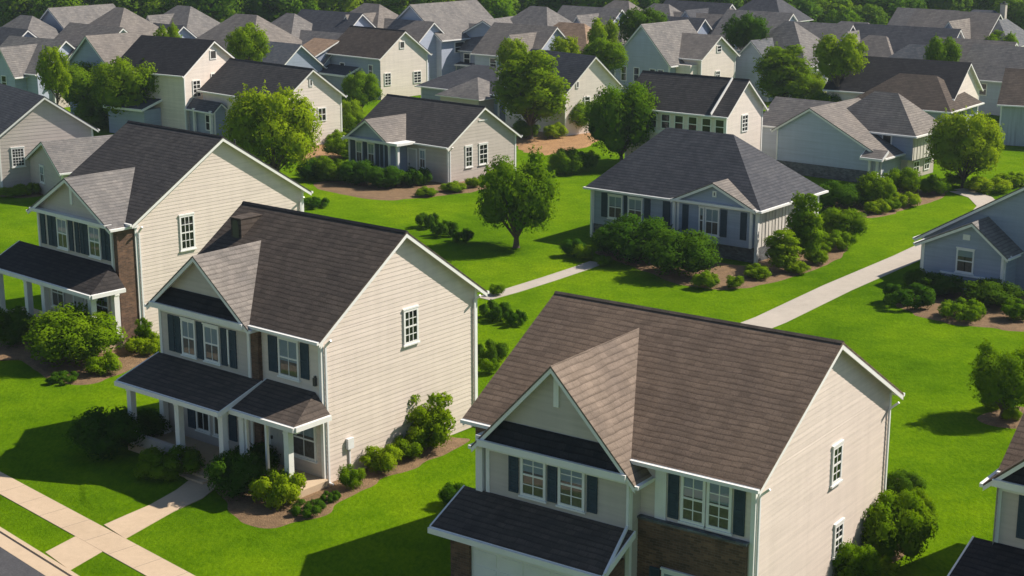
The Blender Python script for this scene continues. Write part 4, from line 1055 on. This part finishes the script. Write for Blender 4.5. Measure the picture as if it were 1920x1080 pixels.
# ------------------------------------------------------------------ shrubs
SH = {}
def shrub_kind(key, seed, rx, rz, k, n, leaf, mat, lo=.35, hi=.6):
    rng = random.Random(seed); lb = crown_lobes(rng, rx, rz, k, lo, hi)
    lb = [(Vector((c.x, c.y, c.z*.95)), r) for c, r in lb]; L = Leaves(); lobes_leaves(L, lb, n, leaf, rng)
    for _ in range(k*3):
        c, r = rng.choice(lb); d = (rdir(rng)+Vector((0,0,.7))).normalized()
        for j in range(8): L.leaf(c+d*r*(.95+.05*j)+rdir(rng)*.02, (d+rdir(rng)*.8).normalized(), leaf*.85, d, rng)
    SH[key] = (L.mesh('foliage', mat), 2*rz, 2*rx)
shrub_kind('ball', 31, .5, .45, 12, 5760, 0.026, LEAF)
shrub_kind('ball_bright', 32, .5, .42, 12, 5760, 0.026, LEAF_B)
shrub_kind('big', 33, 1.0, .9, 17, 10400, 0.042, LEAF)
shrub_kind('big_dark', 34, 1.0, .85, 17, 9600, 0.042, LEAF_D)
shrub_kind('loose', 35, .8, 1.0, 16, 6720, 0.042, LEAF, .22, .42)
shrub_kind('spread', 36, 1.0, .42, 17, 6720, 0.038, LEAF_D, .4, .7)
shrub_kind('column', 37, .45, 1.1, 15, 6400, 0.038, LEAF_B, .4, .65)
shrub_kind('mound', 38, 1.0, .5, 17, 8320, 0.038, LEAF_B, .4, .7)
def shrub(key, label, bx, by, wpx, hpx, group='shrubs in the beds', name='shrub', rot=None):
    p = at(bx, by); m = mpp(p); me, h0, w0 = SH[key]
    p = p+Vector((p.x, p.y, 0)).normalized()*(wpx*m*.35)
    o = bpy.data.objects.new(name, me); COL.objects.link(o)
    o.location = (p.x, p.y, -.03); o.rotation_euler = (0, 0, (bx*.37+by*.11) % 6.28 if rot is None else rot)
    # the view looks down, so part of the height seen is the shrub's depth
    o.scale = (1.22*wpx*m/w0, 1.22*wpx*m/w0, max(.25, hpx*m*1.12)/h0)
    tag(o, label, 'shrub', group); return o
S = [
 # cream house beside the crossing walk
 ('ball','leafy round shrub nearest the front corner of the cream gable wall',660,922,46,46),
 ('ball_bright','round shrub second along the cream gable wall from the porch corner',714,893,64,56),
 ('ball','low round shrub left of a pair along the cream gable wall',764,868,56,48),
 ('ball_bright','bright round shrub right of a pair along the cream gable wall',800,848,62,46),
 ('loose','tall loose shrub against the cream gable wall',800,856,98,118),
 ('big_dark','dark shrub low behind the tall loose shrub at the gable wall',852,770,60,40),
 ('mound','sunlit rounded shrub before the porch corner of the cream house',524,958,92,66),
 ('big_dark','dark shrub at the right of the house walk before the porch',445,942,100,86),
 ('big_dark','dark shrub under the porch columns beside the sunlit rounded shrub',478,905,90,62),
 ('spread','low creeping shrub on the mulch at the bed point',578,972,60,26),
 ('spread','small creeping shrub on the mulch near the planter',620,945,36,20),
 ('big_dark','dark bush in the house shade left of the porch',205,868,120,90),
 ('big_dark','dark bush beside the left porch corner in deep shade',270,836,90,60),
 ('mound','shaded low mound of leaves left of the house walk',316,906,120,50),
 ('ball','small shrub in the planter pot by the end porch column',577,893,34,24),
 # charcoal roofed house
 ('big','large leafy shrub in front of the white columned porch',142,694,160,106),
 ('ball_bright','bright round shrub at the front of the left bed',194,708,58,42),
 ('big_dark','dark shrub at the left edge by the white columned porch',22,656,84,74),
 ('loose','loose shrub climbing by the porch end of the charcoal roofed house',200,640,70,86),
 ('mound','grassy low plants at the foot of the cream wall at left',276,668,70,34),
 ('loose','bare leggy bush against the charcoal roofed house corner',272,656,34,60),
 ('spread','low dark shrub at the tip of the left bed',118,722,54,18),
 # bungalow
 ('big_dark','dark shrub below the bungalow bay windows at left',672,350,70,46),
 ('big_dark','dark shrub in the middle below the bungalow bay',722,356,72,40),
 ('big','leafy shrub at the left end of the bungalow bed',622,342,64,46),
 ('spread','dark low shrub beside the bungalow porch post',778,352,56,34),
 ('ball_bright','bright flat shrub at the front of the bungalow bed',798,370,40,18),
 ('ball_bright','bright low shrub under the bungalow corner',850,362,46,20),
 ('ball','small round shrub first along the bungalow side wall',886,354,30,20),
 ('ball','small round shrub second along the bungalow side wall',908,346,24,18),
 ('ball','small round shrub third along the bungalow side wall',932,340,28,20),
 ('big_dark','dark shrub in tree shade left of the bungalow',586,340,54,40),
 ('spread','dark creeping patch at the left end of the lawn strip behind the cream gable',592,392,50,18),
 ('big','dark leafy shrub beyond the left lawn by the bright tree',600,330,46,36),
 # hedge on the lawn
 ('spread','left clump of the short dark hedge on the middle lawn',802,430,42,28),
 ('spread','middle clump of the short dark hedge on the middle lawn',834,446,48,28),
 ('spread','right clump of the short dark hedge on the middle lawn',868,456,42,24),
 ('spread','dark low shrub right of the cream gable wall beside the garden walk',928,604,58,34),
 ('spread','dark low shrub behind the brown roof edge near the garden walk',966,614,44,28),
 ('spread','low dark shrub further down between the two gabled houses',922,680,60,34),
 ('ball','bright small shrub beside the brown roof edge between the houses',916,704,36,30),
 ('ball','small round shrub at the start of the garden walk',931,556,28,22),
 # slate hip roof
 ('big_dark','big dark shrub below the paired windows of the slate hip house',1196,500,124,86),
 ('big_dark','big rounded dark shrub in the centre of the hip house bed',1276,528,128,88),
 ('big_dark','dark shrub under the left corner of the hip house',1150,480,72,54),
 ('ball','round shrub at the left tip of the hip house bed',1096,490,40,30),
 ('ball','small shrub beside the end of the garden walk',1132,502,28,22),
 ('big_dark','dark shrub left of the hip house in tree shade',1074,484,42,34),
 ('ball_bright','bright round shrub at the front of the hip house bed',1322,544,48,34),
 ('ball','small round shrub right of the bright one in the hip house bed',1376,544,32,26),
 ('ball_bright','bright round shrub below the hip house front corner',1422,527,48,28),
 ('column','tall climbing shrub against the pale batten wall',1505,500,58,140),
 ('column','upright shrub left of the tall climber on the pale batten wall',1464,514,60,84),
 ('ball_bright','low shrub between the upright shrubs and the driveway',1494,516,44,26),
 ('ball_bright','low shrub under the tall climber beside the lawn',1532,498,44,30),
 ('big','large rounded shrub behind the batten wall corner',1576,452,84,60),
 ('mound','spreading shrub below the large rounded shrub by the batten wall',1566,472,66,34),
 ('ball','small shrub near the lawn at the batten wall bed end',1540,478,40,26),
 # twin gable blue house
 ('big_dark','dark shrub at the left under the blue front gable',1565,396,76,50),
 ('big','tall shrub beside the white corner posts of the blue house',1640,392,66,66),
 ('big','rounded shrub below the vertical board tower',1690,370,66,54),
 ('ball_bright','bright round shrub at the end of the blue house bed',1748,368,56,38),
 ('mound','low bright shrub in the middle of the blue house bed',1690,390,62,26),
 ('ball_bright','bright round shrub at the front of the blue house bed',1642,404,42,28),
 ('ball','small shrub left of the bright one in the blue house bed',1668,398,36,24),
 ('big_dark','dark shrub under the boards left of the blue house corner',1606,392,56,40),
 ('mound','flat bright shrub across the path right of the blue house',1850,364,80,26),
 ('mound','bright shrub right of the flat one beside the far path',1896,352,60,24),
 ('ball','round shrub left of the far path under the big bright tree',1790,352,40,26),
 # right edge cottage
 ('spread','dark spreading shrub at the left of the cottage bed',1700,582,92,40),
 ('mound','bright yellow green shrub in front of the cottage at right',1804,606,80,36),
 ('big_dark','dark shrub beneath the cottage window ledge',1762,560,80,40),
 ('big_dark','dark shrub by the cottage corner post',1856,582,100,50),
 ('ball','shrub at the right edge of the cottage bed',1906,606,52,40),
 ('big_dark','dark shrub at the left wall of the cottage',1722,548,50,40),
 # garage house
 ('big','largest shrub of the bed at the back of the foreground house',1672,1072,124,140),
 ('big','bright shrub at the bottom edge beside the foreground gable wall',1600,1112,84,92),
 ('big_dark','dark shrub by the rear corner of the foreground gable wall',1692,950,72,60),
 ('big','rounded shrub behind the largest one along the foreground gable',1712,1000,74,76),
 ('ball_bright','small bright shrub cut by the bottom edge at the foreground wall',1540,1098,46,44),
 ('ball_bright','bright shrub lowest in the foreground side bed',1648,1098,66,50),
 ('big_dark','dark shrub in the shade left of the foreground garage',852,956,56,44),
 # right lawn
 ('ball_bright','small bright shrub beside the dark young tree',1894,792,36,30),
 ('ball','low shrub behind the dark young tree at right',1860,772,40,30),
 # left far house
 ('ball_bright','bright shrub left of a row under the left edge wall',22,372,46,22),
 ('mound','bright shrub in the middle of the row under the left edge wall',52,368,44,22),
 ('ball','shrub at the right end of the row under the left edge wall',78,362,36,20),
 # mid
 ('big','round shrub on the lawn strip behind the lone dark tree',1062,330,58,50),
 ('ball','leafy shrub beside the round one on the lawn strip',1098,322,44,38),
 ('big','shrub under the tall tree at the left of the bare soil',985,262,44,36),
 ('ball_bright','bright low shrub at the back of the bare soil',1040,262,40,30),
 ('big','bushy shrub left of the cream gable end under the bright tree',590,262,44,40),
 ('ball_bright','bright shrub under the right corner of the cream gable end',632,272,40,26),
 ('big','shrub right of the cream gable end with paired windows',662,250,50,42),
 ('big','shrub before the bungalow porch side under the cream gable end',640,300,60,44),
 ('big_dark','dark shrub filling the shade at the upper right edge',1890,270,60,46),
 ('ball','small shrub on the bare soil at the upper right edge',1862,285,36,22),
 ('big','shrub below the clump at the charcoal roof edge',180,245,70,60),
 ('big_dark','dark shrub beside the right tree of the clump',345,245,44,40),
]
for a in S: shrub(*a)

# ------------------------------------------------------------------ air
hb = MB(); hb.box(-910, 910, -70, 1410, -1, 24.5)
hm = bpy.data.materials.new('haze'); hm.use_nodes = True
hm.node_tree.nodes.remove(hm.node_tree.nodes['Principled BSDF'])
pv = hm.node_tree.nodes.new('ShaderNodeVolumePrincipled')
pv.inputs['Color'].default_value = (.72,.86,1.0,1); pv.inputs['Density'].default_value = .00019; pv.inputs['Anisotropy'].default_value = .2
hm.node_tree.links.new(pv.outputs[0], hm.node_tree.nodes['Material Output'].inputs['Volume'])
tag(hb.build('haze', hm), kind='stuff')
